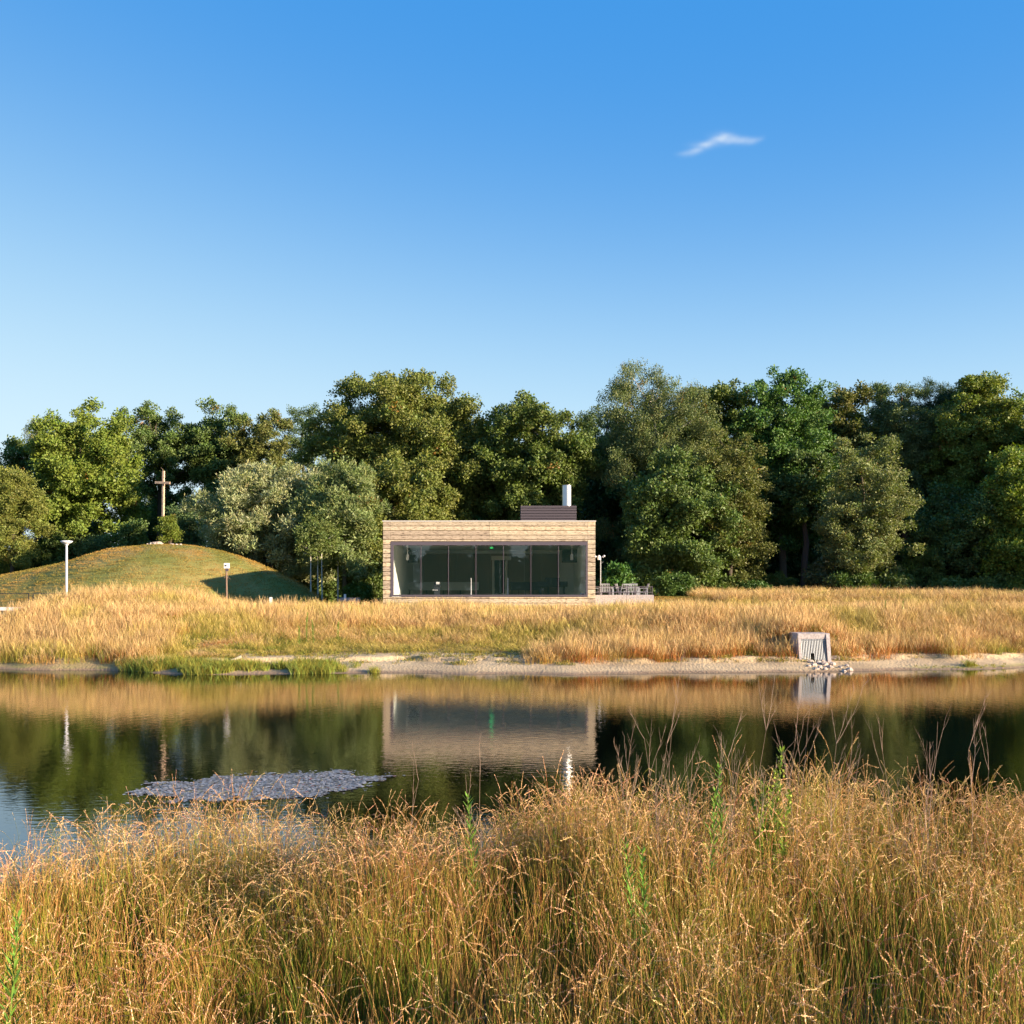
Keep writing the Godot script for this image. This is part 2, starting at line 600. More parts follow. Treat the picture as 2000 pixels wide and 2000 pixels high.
func board_mesh(length: float, height: float) -> ArrayMesh:
	var key := "board_%.3f_%.3f" % [length, height]
	if G.has(key): return G[key]
	var t := 0.12
	var q := minf(0.035, height * 0.3)
	var prof := [Vector2(0, 0.004), Vector2(0, height - 0.004), Vector2(t - 0.05, height - 0.004), Vector2(t - 0.012, height - 0.02), Vector2(t, height - q - 0.02), Vector2(t - 0.006, q), Vector2(t - 0.03, 0.012), Vector2(t - 0.05, 0.004)]
	var mb := MB.new()
	var hl := length * 0.5 - 0.006
	for i in prof.size():
		var a: Vector2 = prof[i]
		var b: Vector2 = prof[(i + 1) % prof.size()]
		mb.quad(Vector3(-hl, a.y, a.x), Vector3(-hl, b.y, b.x), Vector3(hl, b.y, b.x), Vector3(hl, a.y, a.x))
	for i in range(1, prof.size() - 1):
		for s in [-1.0, 1.0]:
			var a: Vector2 = prof[0]
			var b: Vector2 = prof[i]
			var e: Vector2 = prof[i + 1]
			var nn := Vector3(s, 0, 0)
			mb.tri(Vector3(s * hl, a.y, a.x), Vector3(s * hl, b.y, b.x), Vector3(s * hl, e.y, e.x), nn, nn, nn)
	G[key] = mb.mesh()
	return G[key]

func board(wall: Node, x0: float, x1: float, y0: float, y1: float, face: String) -> void:
	# front / back boards run along x, the side boards along z; x0, x1 are the ends along the wall
	var m: Material = M.boards[rng.randi() % 4]
	var mesh := board_mesh(x1 - x0, y1 - y0)
	var mid := (x0 + x1) * 0.5
	match face:
		"front": part(wall, "board", mesh, m, Vector3(mid, y0, -PZ - 0.12))
		"back": part(wall, "board", mesh, m, Vector3(mid, y0, -PZB + 0.12), Vector3(0, PI, 0))
		"east": part(wall, "board", mesh, m, Vector3(PX1 - 0.12, y0, -mid), Vector3(0, PI / 2, 0))
		"west": part(wall, "board", mesh, m, Vector3(PX0 + 0.12, y0, -mid), Vector3(0, -PI / 2, 0))

func make_pavilion() -> void:
	var pav := thing("pavilion", "flat-roofed timber-clad pavilion with a wide glazed front facing the pond", "building")
	var jl := PX0 + 0.44
	var jr := PX1 - 0.58 + 0.14
	var ytop := 5.56
	var ysill := 2.45
	var front := node(pav, "front_wall")
	var back := node(pav, "back_wall")
	var east := node(pav, "side_wall")
	var west := node(pav, "side_wall")
	var mid := P(956, 1000, PZ).x
	for k in 20:
		var y1 := ROOF - 0.06 - k * ROW
		var y0 := y1 - ROW
		board(front, PX0 + 0.001, jl, y0, y1, "front")
		board(front, jr, PX1 - 0.001, y0, y1, "front")
		for seg in [[jl, mid], [mid, jr]]:
			if y0 >= ytop: board(front, seg[0], seg[1], y0, y1, "front")
			elif y1 > ytop + 0.03: board(front, seg[0], seg[1], ytop, y1, "front")
			elif y0 < ysill and y1 > ysill: board(front, seg[0], seg[1], y0, ysill - 0.01, "front")
			elif y1 <= ysill: board(front, seg[0], seg[1], y0, y1, "front")
		for seg in [[PZ + 0.125, 64.8], [64.8, PZB - 0.125]]:
			board(east, seg[0], seg[1], y0, y1, "east")
			board(west, seg[0], seg[1], y0, y1, "west")
		for seg in [[PX0, mid], [mid, PX1]]:
			board(back, seg[0], seg[1], y0, y1, "back")
	# walls behind the boards, floor, ceiling, roof
	box(pav, "inner_wall", Vector3(PX0 + 0.125, 1.3, -PZB + 0.125), Vector3(jl, 6.6, -PZ - 0.125), M.plaster)
	box(pav, "inner_wall", Vector3(jr, 1.3, -PZB + 0.125), Vector3(PX1 - 0.125, 6.6, -PZ - 0.125), M.plaster)
	box(pav, "inner_wall", Vector3(jl + 0.002, 1.3, -PZB + 0.127), Vector3(jr - 0.002, 6.6, -PZB + 0.45), M.plaster)
	box(pav, "floor_slab", Vector3(jl + 0.002, 1.3, -PZB + 0.45), Vector3(jr - 0.002, 2.40, -PZ - 0.127), M.floor)
	box(pav, "ceiling", Vector3(jl + 0.002, 5.585, -PZB + 0.45), Vector3(jr - 0.002, 5.70, -PZ - 0.127), M.ceiling)
	box(pav, "roof", Vector3(PX0 + 0.05, 6.6, -PZB + 0.05), Vector3(PX1 - 0.05, 6.685, -PZ - 0.05), M.dark)
	for e in [[Vector3(PX0 - 0.03, ROOF - 0.055, -PZ - 0.2), Vector3(PX1 + 0.03, ROOF, -PZ + 0.035)], [Vector3(PX0 - 0.03, ROOF - 0.055, -PZB - 0.035), Vector3(PX1 + 0.03, ROOF, -PZB + 0.2)],
			[Vector3(PX0 - 0.03, ROOF - 0.055, -PZB + 0.2), Vector3(PX0 + 0.2, ROOF, -PZ - 0.2)], [Vector3(PX1 - 0.2, ROOF - 0.055, -PZB + 0.2), Vector3(PX1 + 0.03, ROOF, -PZ - 0.2)]]:
		box(pav, "roof_edging", e[0], e[1], M.trim)
	# the glazed front: frame, mullions, seven panes
	var win := node(pav, "window")
	var zf := -PZ - 0.02
	box(win, "frame", Vector3(jl, ytop - 0.20, zf - 0.16), Vector3(jr, ytop - 0.002, zf + 0.03), M.frame)
	box(win, "frame", Vector3(jl, ysill, zf - 0.30), Vector3(jr, ysill + 0.10, zf + 0.06), M.frame)
	box(win, "frame", Vector3(jl + 0.001, ysill + 0.10, zf - 0.16), Vector3(jl + 0.15, ytop - 0.20, zf + 0.03), M.frame)
	box(win, "frame", Vector3(jr - 0.10, ysill + 0.10, zf - 0.16), Vector3(jr - 0.001, ytop - 0.20, zf + 0.03), M.frame)
	var g0 := jl + 0.15
	var g1 := jr - 0.10
	for k in 7:
		var a := lerpf(g0, g1, k / 7.0)
		var b := lerpf(g0, g1, (k + 1) / 7.0)
		box(win, "pane", Vector3(a + 0.014, ysill + 0.10, zf - 0.085), Vector3(b - 0.014, ytop - 0.20, zf - 0.075), M.glass)
		if k > 0:
			box(win, "mullion", Vector3(a - 0.014, ysill + 0.10, zf - 0.11), Vector3(a + 0.014, ytop - 0.20, zf - 0.05), M.frame)
	# louvred plant box on the roof with a steel flue
	var plant := node(pav, "roof_plant_housing")
	var b0 := P(1017, 987, 63.5)
	var b1 := P(1126, 1016, 63.5)
	box(plant, "core", Vector3(b0.x + 0.06, ROOF - 0.1, -66.9), Vector3(b1.x - 0.06, b0.y - 0.03, -63.56), M.slat)
	var rows := 8
	var hh := (b0.y - ROOF) / rows
	for k in rows:
		var y := ROOF + hh * k + 0.01
		box(plant, "slat", Vector3(b0.x, y, -63.55), Vector3(b1.x, y + hh - 0.035, -63.47), M.slat)
		box(plant, "slat", Vector3(b0.x, y, -67.0), Vector3(b0.x + 0.06, y + hh - 0.035, -63.555), M.slat)
		box(plant, "slat", Vector3(b1.x - 0.06, y, -67.0), Vector3(b1.x, y + hh - 0.035, -63.555), M.slat)
	var flue := MB.new()
	var fx := P(1107, 947, 64.6)
	flue.lathe([Vector2(0.29, 0), Vector2(0.29, fx.y - b0.y - 0.02), Vector2(0.30, fx.y - b0.y), Vector2(0.25, fx.y - b0.y), Vector2(0.25, fx.y - b0.y - 0.3), Vector2(0, fx.y - b0.y - 0.3)], 32)
	part(pav, "flue", flue.mesh(), M.steel, Vector3(fx.x, b0.y - 0.02, -64.6))
	# inside faces that belong to the building: dark panelling, a glazed door, a skirting line
	var pan := node(pav, "panelling")
	var x0 := P(826, 1100, 70.8).x
	var x1 := P(1090, 1100, 70.8).x
	for k in 8:
		var a := lerpf(x0, x1, k / 8.0)
		var b := lerpf(x0, x1, (k + 1) / 8.0)
		box(pan, "panel", Vector3(a + 0.006, 2.40, -71.15), Vector3(b - 0.006, 5.34, -70.9), M.panelling)
	box(pav, "bulkhead", Vector3(jl + 0.01, 5.34, -71.15), Vector3(jr - 0.01, 5.58, -70.88), M.ceiling)
	var dr := node(pav, "door")
	var dx0 := P(961, 1100, 70.7).x
	var dx1 := P(991, 1100, 70.7).x
	box(dr, "frame", Vector3(dx0, 2.41, -70.88), Vector3(dx0 + 0.16, 4.86, -70.7), M.doorframe)
	box(dr, "frame", Vector3(dx1 - 0.16, 2.41, -70.88), Vector3(dx1, 4.86, -70.7), M.doorframe)
	box(dr, "frame", Vector3(dx0 - 0.05, 4.88, -70.88), Vector3(dx1 + 0.25, 5.17, -70.66), M.doorframe)
	box(dr, "frame", Vector3(dx0 + 0.165, 2.41, -70.87), Vector3(dx1 - 0.165, 2.55, -70.72), M.doorframe)
	box(dr, "leaf", Vector3(dx0 + 0.165, 2.56, -70.87), Vector3(dx1 - 0.165, 4.86, -70.82), M.screen)
	box(dr, "handle", Vector3(dx0 + 0.52, 2.62, -70.80), Vector3(dx0 + 0.58, 4.8, -70.75), M.white)

func make_interior() -> void:
	# things standing in or hanging from the room
	var y0 := 2.401
	for s in [0, 1]:
		var lx: float = [P(796, 1000, 61.0).x, P(1117, 1000, 61.0).x][s]
		var lamp := thing("pendant_lamp", ["slim pale pendant lamp hanging before the wall with the sun patch", "slim pale pendant lamp hanging in front of the darker screen"][s], "lamp", Vector3(lx, 5.583, -61.0), "pendant lamps in the pavilion")
		box(lamp, "rod", Vector3(-0.025, -0.62, -0.025), Vector3(0.025, 0.0, 0.025), M.white)
		var mb := MB.new()
		mb.lathe([Vector2(0.0, 0.0), Vector2(0.05, 0.0), Vector2(0.085, -0.06), Vector2(0.085, -0.36), Vector2(0.0, -0.36)], 14)
		part(lamp, "shade", mb.mesh(), M.white, Vector3(0, -0.62, 0))
		var tx0: float = [P(778, 1000, 67.5).x, P(1096, 1000, 67.5).x][s]
		var tx1: float = [P(819, 1000, 67.5).x, P(1137, 1000, 67.5).x][s]
		var tv := thing("wall_screen", ["large black television on a bracket near the sunlit side wall", "large black television on a bracket above the piano"][s], "television", Vector3((tx0 + tx1) * 0.5, 4.66, -67.6))
		tv.rotation.y = [0.12, -0.12][s]
		box(tv, "display", Vector3(-0.62, 0.0, 0.0), Vector3(0.62, 0.82, 0.05), M.screen)
		box(tv, "bezel", Vector3(-0.65, -0.03, -0.06), Vector3(0.65, 0.85, -0.002), M.dark)
		box(tv, "bracket", Vector3(-0.06, 0.3, -0.5), Vector3(0.06, 0.92, -0.062), M.dark)
	# benches
	for s in [0, 1]:
		var bx0: float = [P(797, 1000, 68.0).x, P(997, 1000, 68.0).x][s]
		var bx1: float = [P(935, 1000, 68.0).x, P(1056, 1000, 68.0).x][s]
		var b := thing("long_bench", ["long grey upholstered bench against the panelled wall", "dark blue upholstered bench beside the piano"][s], "bench", Vector3(0, y0, -68.0), "benches in the pavilion")
		var cm: Material = [M.cushion, M.navy][s]
		box(b, "seat", Vector3(bx0, 0.40, -0.25), Vector3(bx1, 0.50, 0.3), cm)
		box(b, "backrest", Vector3(bx0, 0.50, -0.35), Vector3(bx1, 0.95, -0.24), cm)
		for k in 5:
			var x := lerpf(bx0 + 0.1, bx1 - 0.1, k / 4.0)
			box(b, "leg", Vector3(x - 0.02, 0, -0.3), Vector3(x + 0.02, 0.40, -0.26), M.dark)
			box(b, "leg", Vector3(x - 0.02, 0, 0.2), Vector3(x + 0.02, 0.40, 0.24), M.dark)
	# lectern with papers
	var lp := P(852, 1000, 61.5)
	var lec := thing("lectern", "dark lectern with white papers on its sloping top", "lectern", Vector3(lp.x, y0, -61.5))
	box(lec, "column", Vector3(-0.12, 0.0, -0.2), Vector3(0.22, 0.72, 0.15), M.navy)
	var tp := box(lec, "reading_desk", Vector3(-0.16, 0.74, -0.28), Vector3(0.26, 0.79, 0.22), M.navy)
	tp.rotation.x = 0.45
	var pp := box(lec, "paper", Vector3(0.0, 0.83, -0.08), Vector3(0.2, 0.84, 0.14), M.white)
	pp.rotation.x = 0.7
	box(lec, "shelf", Vector3(-0.2, 0.4, 0.15), Vector3(0.1, 0.43, 0.35), M.white)
	# piano
	var pn := thing("grand_piano", "black grand piano with open keyboard lid in front of the pale wall", "piano", P(1078, 1000, 65.0) * Vector3(1, 0, 1) + Vector3(0, y0, 0))
	var mb := MB.new()
	var out := [Vector2(-0.95, 0.45), Vector2(0.95, 0.45), Vector2(1.0, -0.1), Vector2(0.85, -0.55), Vector2(0.35, -0.7), Vector2(0.0, -1.1), Vector2(-0.5, -1.3), Vector2(-0.9, -1.1)]
	for i in out.size():
		var a: Vector2 = out[i]
		var b: Vector2 = out[(i + 1) % out.size()]
		mb.quad(Vector3(a.x, 0.62, a.y), Vector3(a.x, 0.95, a.y), Vector3(b.x, 0.95, b.y), Vector3(b.x, 0.62, b.y))
		mb.flat(Vector3(0, 0.95, -0.3), Vector3(b.x, 0.95, b.y), Vector3(a.x, 0.95, a.y))
		mb.flat(Vector3(0, 0.62, -0.3), Vector3(a.x, 0.62, a.y), Vector3(b.x, 0.62, b.y))
	part(pn, "case", mb.mesh(), M.navy)
	box(pn, "music_stand", Vector3(-0.4, 0.952, -0.2), Vector3(0.5, 1.2, -0.15), M.navy)
	box(pn, "keyboard", Vector3(-0.85, 0.66, 0.452), Vector3(0.85, 0.74, 0.6), M.dark)
	for q in [Vector2(-0.75, 0.3), Vector2(0.75, 0.3), Vector2(-0.2, -0.9)]:
		box(pn, "leg", Vector3(q.x - 0.06, 0, q.y - 0.06), Vector3(q.x + 0.06, 0.615, q.y + 0.06), M.navy)
	var st := thing("piano_stool", "low black stool drawn up to the piano", "stool", P(1052, 1000, 63.2) * Vector3(1, 0, 1) + Vector3(0, y0, 0))
	box(st, "seat", Vector3(-0.35, 0.44, -0.18), Vector3(0.35, 0.52, 0.18), M.navy)
	for q in [Vector2(-0.3, 0.14), Vector2(0.3, 0.14), Vector2(-0.3, -0.14), Vector2(0.3, -0.14)]:
		box(st, "leg", Vector3(q.x - 0.02, 0, q.y - 0.02), Vector3(q.x + 0.02, 0.44, q.y + 0.02), M.dark)
	# poles, speaker, exit sign
	for e in [[920.0, "slim steel post beside the end of the grey bench"], [992.0, "slim steel post beside the glazed door"]]:
		var po := thing("slim_post", e[1], "post", P(e[0], 1000, 60.5) * Vector3(1, 0, 1) + Vector3(0, y0, 0), "slim steel posts in the pavilion")
		var t := MB.new()
		t.lathe([Vector2(0.16, 0), Vector2(0.16, 0.02), Vector2(0.03, 0.03), Vector2(0.025, 1.12), Vector2(0.0, 1.13)], 12)
		part(po, "stand", t.mesh(), M.pole)
	var sp := thing("speaker_box", "small white speaker box on the floor behind the end pane", "speaker", P(1138, 1000, 59.5) * Vector3(1, 0, 1) + Vector3(0, y0, 0))
	box(sp, "case", Vector3(-0.12, 0, -0.12), Vector3(0.1, 0.24, 0.1), M.white)
	box(sp, "grille", Vector3(-0.09, 0.03, 0.1), Vector3(0.07, 0.21, 0.112), M.navy)
	var xs := thing("exit_sign", "small lit green exit sign hung under the ceiling", "sign", Vector3(P(960, 1000, 63.0).x, 5.583, -63.0))
	box(xs, "hanger", Vector3(-0.01, -0.12, -0.01), Vector3(0.01, 0, 0.01), M.white)
	box(xs, "sign_face", Vector3(-0.13, -0.22, -0.015), Vector3(0.13, -0.12, 0.015), M.exit)
	var xl := OmniLight3D.new()
	xl.name = "exit_sign_light"
	xl.light_color = Color(0.2, 1.0, 0.55)
	xl.light_energy = 0.01
	xl.omni_range = 20.0
	xl.omni_attenuation = 2.0
	xl.light_size = 0.1
	xl.shadow_enabled = true
	xs.add_child(xl)
	xl.position = Vector3(0, -0.185, 0.05)
	# running figure cut out in white on the sign
	box(xs, "symbol", Vector3(-0.08, -0.20, 0.0155), Vector3(-0.03, -0.14, 0.018), M.white)
	box(xs, "symbol", Vector3(0.02, -0.18, 0.0155), Vector3(0.09, -0.16, 0.018), M.white)

# ---------------------------------------------------------------- terrace
func make_terrace() -> void:
	var z0 := -60.0
	var x0 := PX1 + 0.01
	var x1 := P(1277, 1000, 60.0).x
	var xm := P(1224, 1000, 60.0).x
	var ter := thing("terrace", "pale concrete terrace wall and floor against the pavilion's side", "terrace")
	box(ter, "retaining_panel", Vector3(x0, 1.2, z0 - 0.18), Vector3(xm - 0.012, 2.53, z0), M.concrete)
	box(ter, "retaining_panel", Vector3(xm + 0.012, 1.2, z0 - 0.18), Vector3(x1, 2.53, z0), M.concrete)
	box(ter, "end_panel", Vector3(x1 - 0.18, 1.2, -68.0), Vector3(x1, 2.53, z0 - 0.182), M.concrete)
	box(ter, "floor", Vector3(x0, 1.2, -68.0), Vector3(x1 - 0.182, 2.27, z0 - 0.182), M.concrete)
	# railing
	var rl := thing("railing", "low dark metal railing along the terrace edge", "railing", Vector3(0, 2.53, z0 - 0.09))
	box(rl, "rail", Vector3(x0 + 0.02, 0.46, -0.02), Vector3(x1 - 0.05, 0.50, 0.02), M.frame)
	box(rl, "rail", Vector3(x0 + 0.02, 0.12, -0.015), Vector3(x1 - 0.05, 0.15, 0.015), M.frame)
	for k in 8:
		var x := lerpf(x0 + 0.05, x1 - 0.08, k / 7.0)
		box(rl, "post", Vector3(x - 0.02, 0, -0.018), Vector3(x + 0.02, 0.459, 0.018), M.frame)
	for k in 4:
		var x := x1 - 0.2 - k * 0.13
		box(rl, "baluster", Vector3(x - 0.012, 0.151, -0.012), Vector3(x + 0.012, 0.459, 0.012), M.frame)
	# tables and chairs
	var fy := 2.271
	var tabs := [Vector3(5.75, fy, -62.6), Vector3(7.35, fy, -62.8)]
	for k in 2:
		var t := thing("garden_table", ["small grey garden table beside the pavilion corner", "small grey garden table at the open end of the terrace"][k], "table", tabs[k], "garden tables on the terrace")
		box(t, "table_top", Vector3(-0.42, 0.70, -0.42), Vector3(0.42, 0.74, 0.42), M.chair)
		for q in [Vector2(-1, -1), Vector2(1, -1), Vector2(-1, 1), Vector2(1, 1)]:
			box(t, "leg", Vector3(q.x * 0.37 - 0.025, 0, q.y * 0.37 - 0.025), Vector3(q.x * 0.37 + 0.025, 0.70, q.y * 0.37 + 0.025), M.chair)
	var proto: Node3D = null
	for k in 2:
		for a in 4:
			var c: Node3D
			var lab: String = ["grey slatted garden chair at the table beside the pavilion corner", "grey slatted garden chair at the table on the open end"][k]
			if proto == null:
				proto = make_chair(lab)
				c = proto
			else:
				c = proto.duplicate()
				c.name = numbered("garden_chair")
				add_child(c)
			c.set_meta("label", lab)
			c.set_meta("group", "garden chairs on the terrace")
			var ang := PI / 2 * a + 0.08 * (a - 1.5) + (0.0 if k == 0 else 0.1)
			c.position = tabs[k] + Vector3(sin(ang), 0, cos(ang)) * (0.62 if a % 2 == 0 else 0.66)
			c.rotation.y = ang + PI
	# weather post behind the pavilion
	var wp := P(1173, 1088, 66.5)
	var w := thing("weather_post", "thin grey post topped with white weather sensors", "post", Vector3(wp.x, 2.271, -66.5))
	var mb := MB.new()
	var hgt := wp.y - 2.271
	mb.tube([Vector3(0, 0, 0), Vector3(0, hgt, 0)], [0.035, 0.03], 8)
	part(w, "pole", mb.mesh(), M.galv)
	var arm := MB.new()
	arm.tube([Vector3(-0.3, hgt, 0), Vector3(0.22, hgt, 0)], [0.02, 0.02], 6)
	arm.tube([Vector3(0.0, hgt - 0.45, 0), Vector3(0.16, hgt - 0.3, 0)], [0.012, 0.012], 5)
	part(w, "cross_arm", arm.mesh(), M.galv)
	var sh := MB.new()
	sh.lathe([Vector2(0, -0.16), Vector2(0.09, -0.16), Vector2(0.10, -0.05), Vector2(0.09, 0.08), Vector2(0.05, 0.14), Vector2(0, 0.14)], 12)
	part(w, "sensor", sh.mesh(), M.white, Vector3(-0.1, hgt - 0.02, 0))
	var cup := SphereMesh.new()
	cup.radius = 0.06; cup.height = 0.12
	part(w, "cup", cup, M.white, Vector3(0.24, hgt + 0.07, 0))
	part(w, "cup", cup, M.white, Vector3(-0.33, hgt + 0.03, 0.02))
	part(w, "cup", cup, M.white, Vector3(0.17, hgt + 0.02, -0.1))

func make_chair(label: String) -> Node3D:
	var t := thing("garden_chair", label, "chair")
	for k in 4:
		box(t, "seat_slat", Vector3(-0.24, 0.42, -0.2 + k * 0.11), Vector3(0.24, 0.445, -0.10 + k * 0.11), M.chair)
	for k in 5:
		var x := -0.2 + k * 0.1
		var s := MB.new()
		s.tube([Vector3(x, 0.44, -0.22), Vector3(x, 0.90, -0.36)], [0.022, 0.022], 4, Color.WHITE, true)
		part(t, "back_slat", s.mesh(), M.chair)
	box(t, "top_rail", Vector3(-0.25, 0.88, -0.39), Vector3(0.25, 0.93, -0.34), M.chair)
	for q in [Vector2(-1, -0.24), Vector2(1, -0.24), Vector2(-1, 0.22), Vector2(1, 0.22)]:
		box(t, "leg", Vector3(q.x * 0.26 - 0.02, 0, q.y - 0.02), Vector3(q.x * 0.26 + 0.02, 0.64 if q.y > 0 else 0.5, q.y + 0.02), M.chair)
	for s in [-1.0, 1.0]:
		box(t, "armrest", Vector3(s * 0.26 - 0.03, 0.641, -0.29), Vector3(s * 0.26 + 0.03, 0.665, 0.26), M.chair)
	return t

# ---------------------------------------------------------------- outfall with grating
func make_outfall() -> void:
	var d := 37.3
	var a := P(1558, 1237, d)
	var b := P(1620, 1292, d)
	var o := thing("outfall", "concrete drain outfall with a slanting steel grating in the far bank", "outfall", Vector3((a.x + b.x) * 0.5, b.y, -d))
	var w := (b.x - a.x) * 0.5
	var h := a.y - b.y
	# sloping headwall: side cheeks, lintel, dark throat
	for s in [-1.0, 1.0]:
		var mb := MB.new()
		var x0: float = s * w
		var x1: float = s * (w - (0.09 if s < 0 else 0.13))
		var pr := [Vector2(0.28, -0.15), Vector2(0.02, h), Vector2(-3.2, h), Vector2(-3.2, -0.15)]
		for i in 4:
			var p: Vector2 = pr[i]
			var q: Vector2 = pr[(i + 1) % 4]
			mb.quad(Vector3(x0, p.y, p.x), Vector3(x0, q.y, q.x), Vector3(x1, q.y, q.x), Vector3(x1, p.y, p.x))
		for x in [x0, x1]:
			mb.quad(Vector3(x, pr[0].y, pr[0].x), Vector3(x, pr[1].y, pr[1].x), Vector3(x, pr[2].y, pr[2].x), Vector3(x, pr[3].y, pr[3].x))
		part(o, "cheek_wall", mb.mesh(false), M.concrete)
	box(o, "lintel", Vector3(-w + 0.092, h * 0.80, -3.2), Vector3(w - 0.132, h - 0.003, 0.015), M.concrete)
	box(o, "sill", Vector3(-w + 0.092, -0.25, -3.2), Vector3(w - 0.132, -0.02, 0.2), M.concrete)
	box(o, "throat", Vector3(-w + 0.092, -0.02, -3.2), Vector3(w - 0.132, h * 0.80, -3.1), M.concrete)
	var gr := node(o, "grating")
	var n := 16
	for k in n:
		var x := lerpf(-w + 0.12, w - 0.17, k / (n - 1.0))
		var mb := MB.new()
		var low := 0.3 * h if (k == 6 or k == 7) else 0.0
		mb.tube([Vector3(x, low, 0.19 - low * 0.2), Vector3(x, h * 0.80, -0.02)], [0.017, 0.017], 6, Color.WHITE, true)
		part(gr, "bar", mb.mesh(), M.galv)
	for y in [0.02, 0.76]:
		var mb := MB.new()
		mb.tube([Vector3(-w + 0.09, h * y, 0.14 - 0.18 * y), Vector3(w - 0.14, h * y, 0.14 - 0.18 * y)], [0.018, 0.018], 6)
		part(gr, "rail", mb.mesh(), M.galv)
	# stones below it
	var spots := [[1632, 1289, 0.17], [1600, 1296, 0.13], [1590, 1301, 0.12], [1611, 1299, 0.14], [1620, 1304, 0.12], [1601, 1305, 0.11], [1583, 1294, 0.12], [1612, 1308, 0.10], [1626, 1299, 0.11], [1594, 1308, 0.10], [1641, 1304, 0.09], [1654, 1301, 0.08], [1659, 1309, 0.10], [1648, 1312, 0.08], [1580, 1302, 0.08], [1605, 1292, 0.10]]
	for i in spots.size():
		var e: Array = spots[i]
		# on the ground: march along the sight line until it meets the bank
		var dd := 33.0
		while dd < 40.0 and P(e[0], e[1], dd).y > ground_height(P(e[0], e[1], dd).x, dd):
			dd += 0.05
		var g := P(e[0], e[1], dd)
		var s := part(self, numbered("stone"), stone_mesh(e[2]), M.stone, Vector3(g.x, ground_height(g.x, dd) + e[2] * 0.15, g.z), Vector3(0, rr(0, TAU), 0))
		if i == 0: tag(s, "largest rounded grey stone beside the outfall's wall", "stone", "stones below the outfall")
		else: tag(s, "pale broken stone lying in front of the outfall", "stone", "stones below the outfall")

func stone_mesh(r: float) -> ArrayMesh:
	var sm := SphereMesh.new()
	sm.radius = 1.0; sm.height = 2.0; sm.radial_segments = 9; sm.rings = 5
	var arr := sm.get_mesh_arrays()
	var v: PackedVector3Array = arr[Mesh.ARRAY_VERTEX]
	var off := rr(0, 100)
	var sc := Vector3(rr(0.9, 1.4), rr(0.55, 0.8), rr(0.7, 1.0)) * r
	for i in v.size():
		var k := 1.0 + 0.5 * noise_c.get_noise_3d(v[i].x + off, v[i].y, v[i].z)
		v[i] = Vector3(v[i].x * sc.x, v[i].y * sc.y, v[i].z * sc.z) * k
	var ix: PackedInt32Array = arr[Mesh.ARRAY_INDEX]
	var mb := MB.new()
	for i in range(0, ix.size(), 3):
		mb.flat(v[ix[i]], v[ix[i + 1]], v[ix[i + 2]])
	return mb.mesh()

# ---------------------------------------------------------------- things on the lawn and mound
func on_ground(px: float, d: float) -> Vector3:
	var x := (px - 1000.0) / F * d
	return Vector3(x, ground_height(x, d), -d)

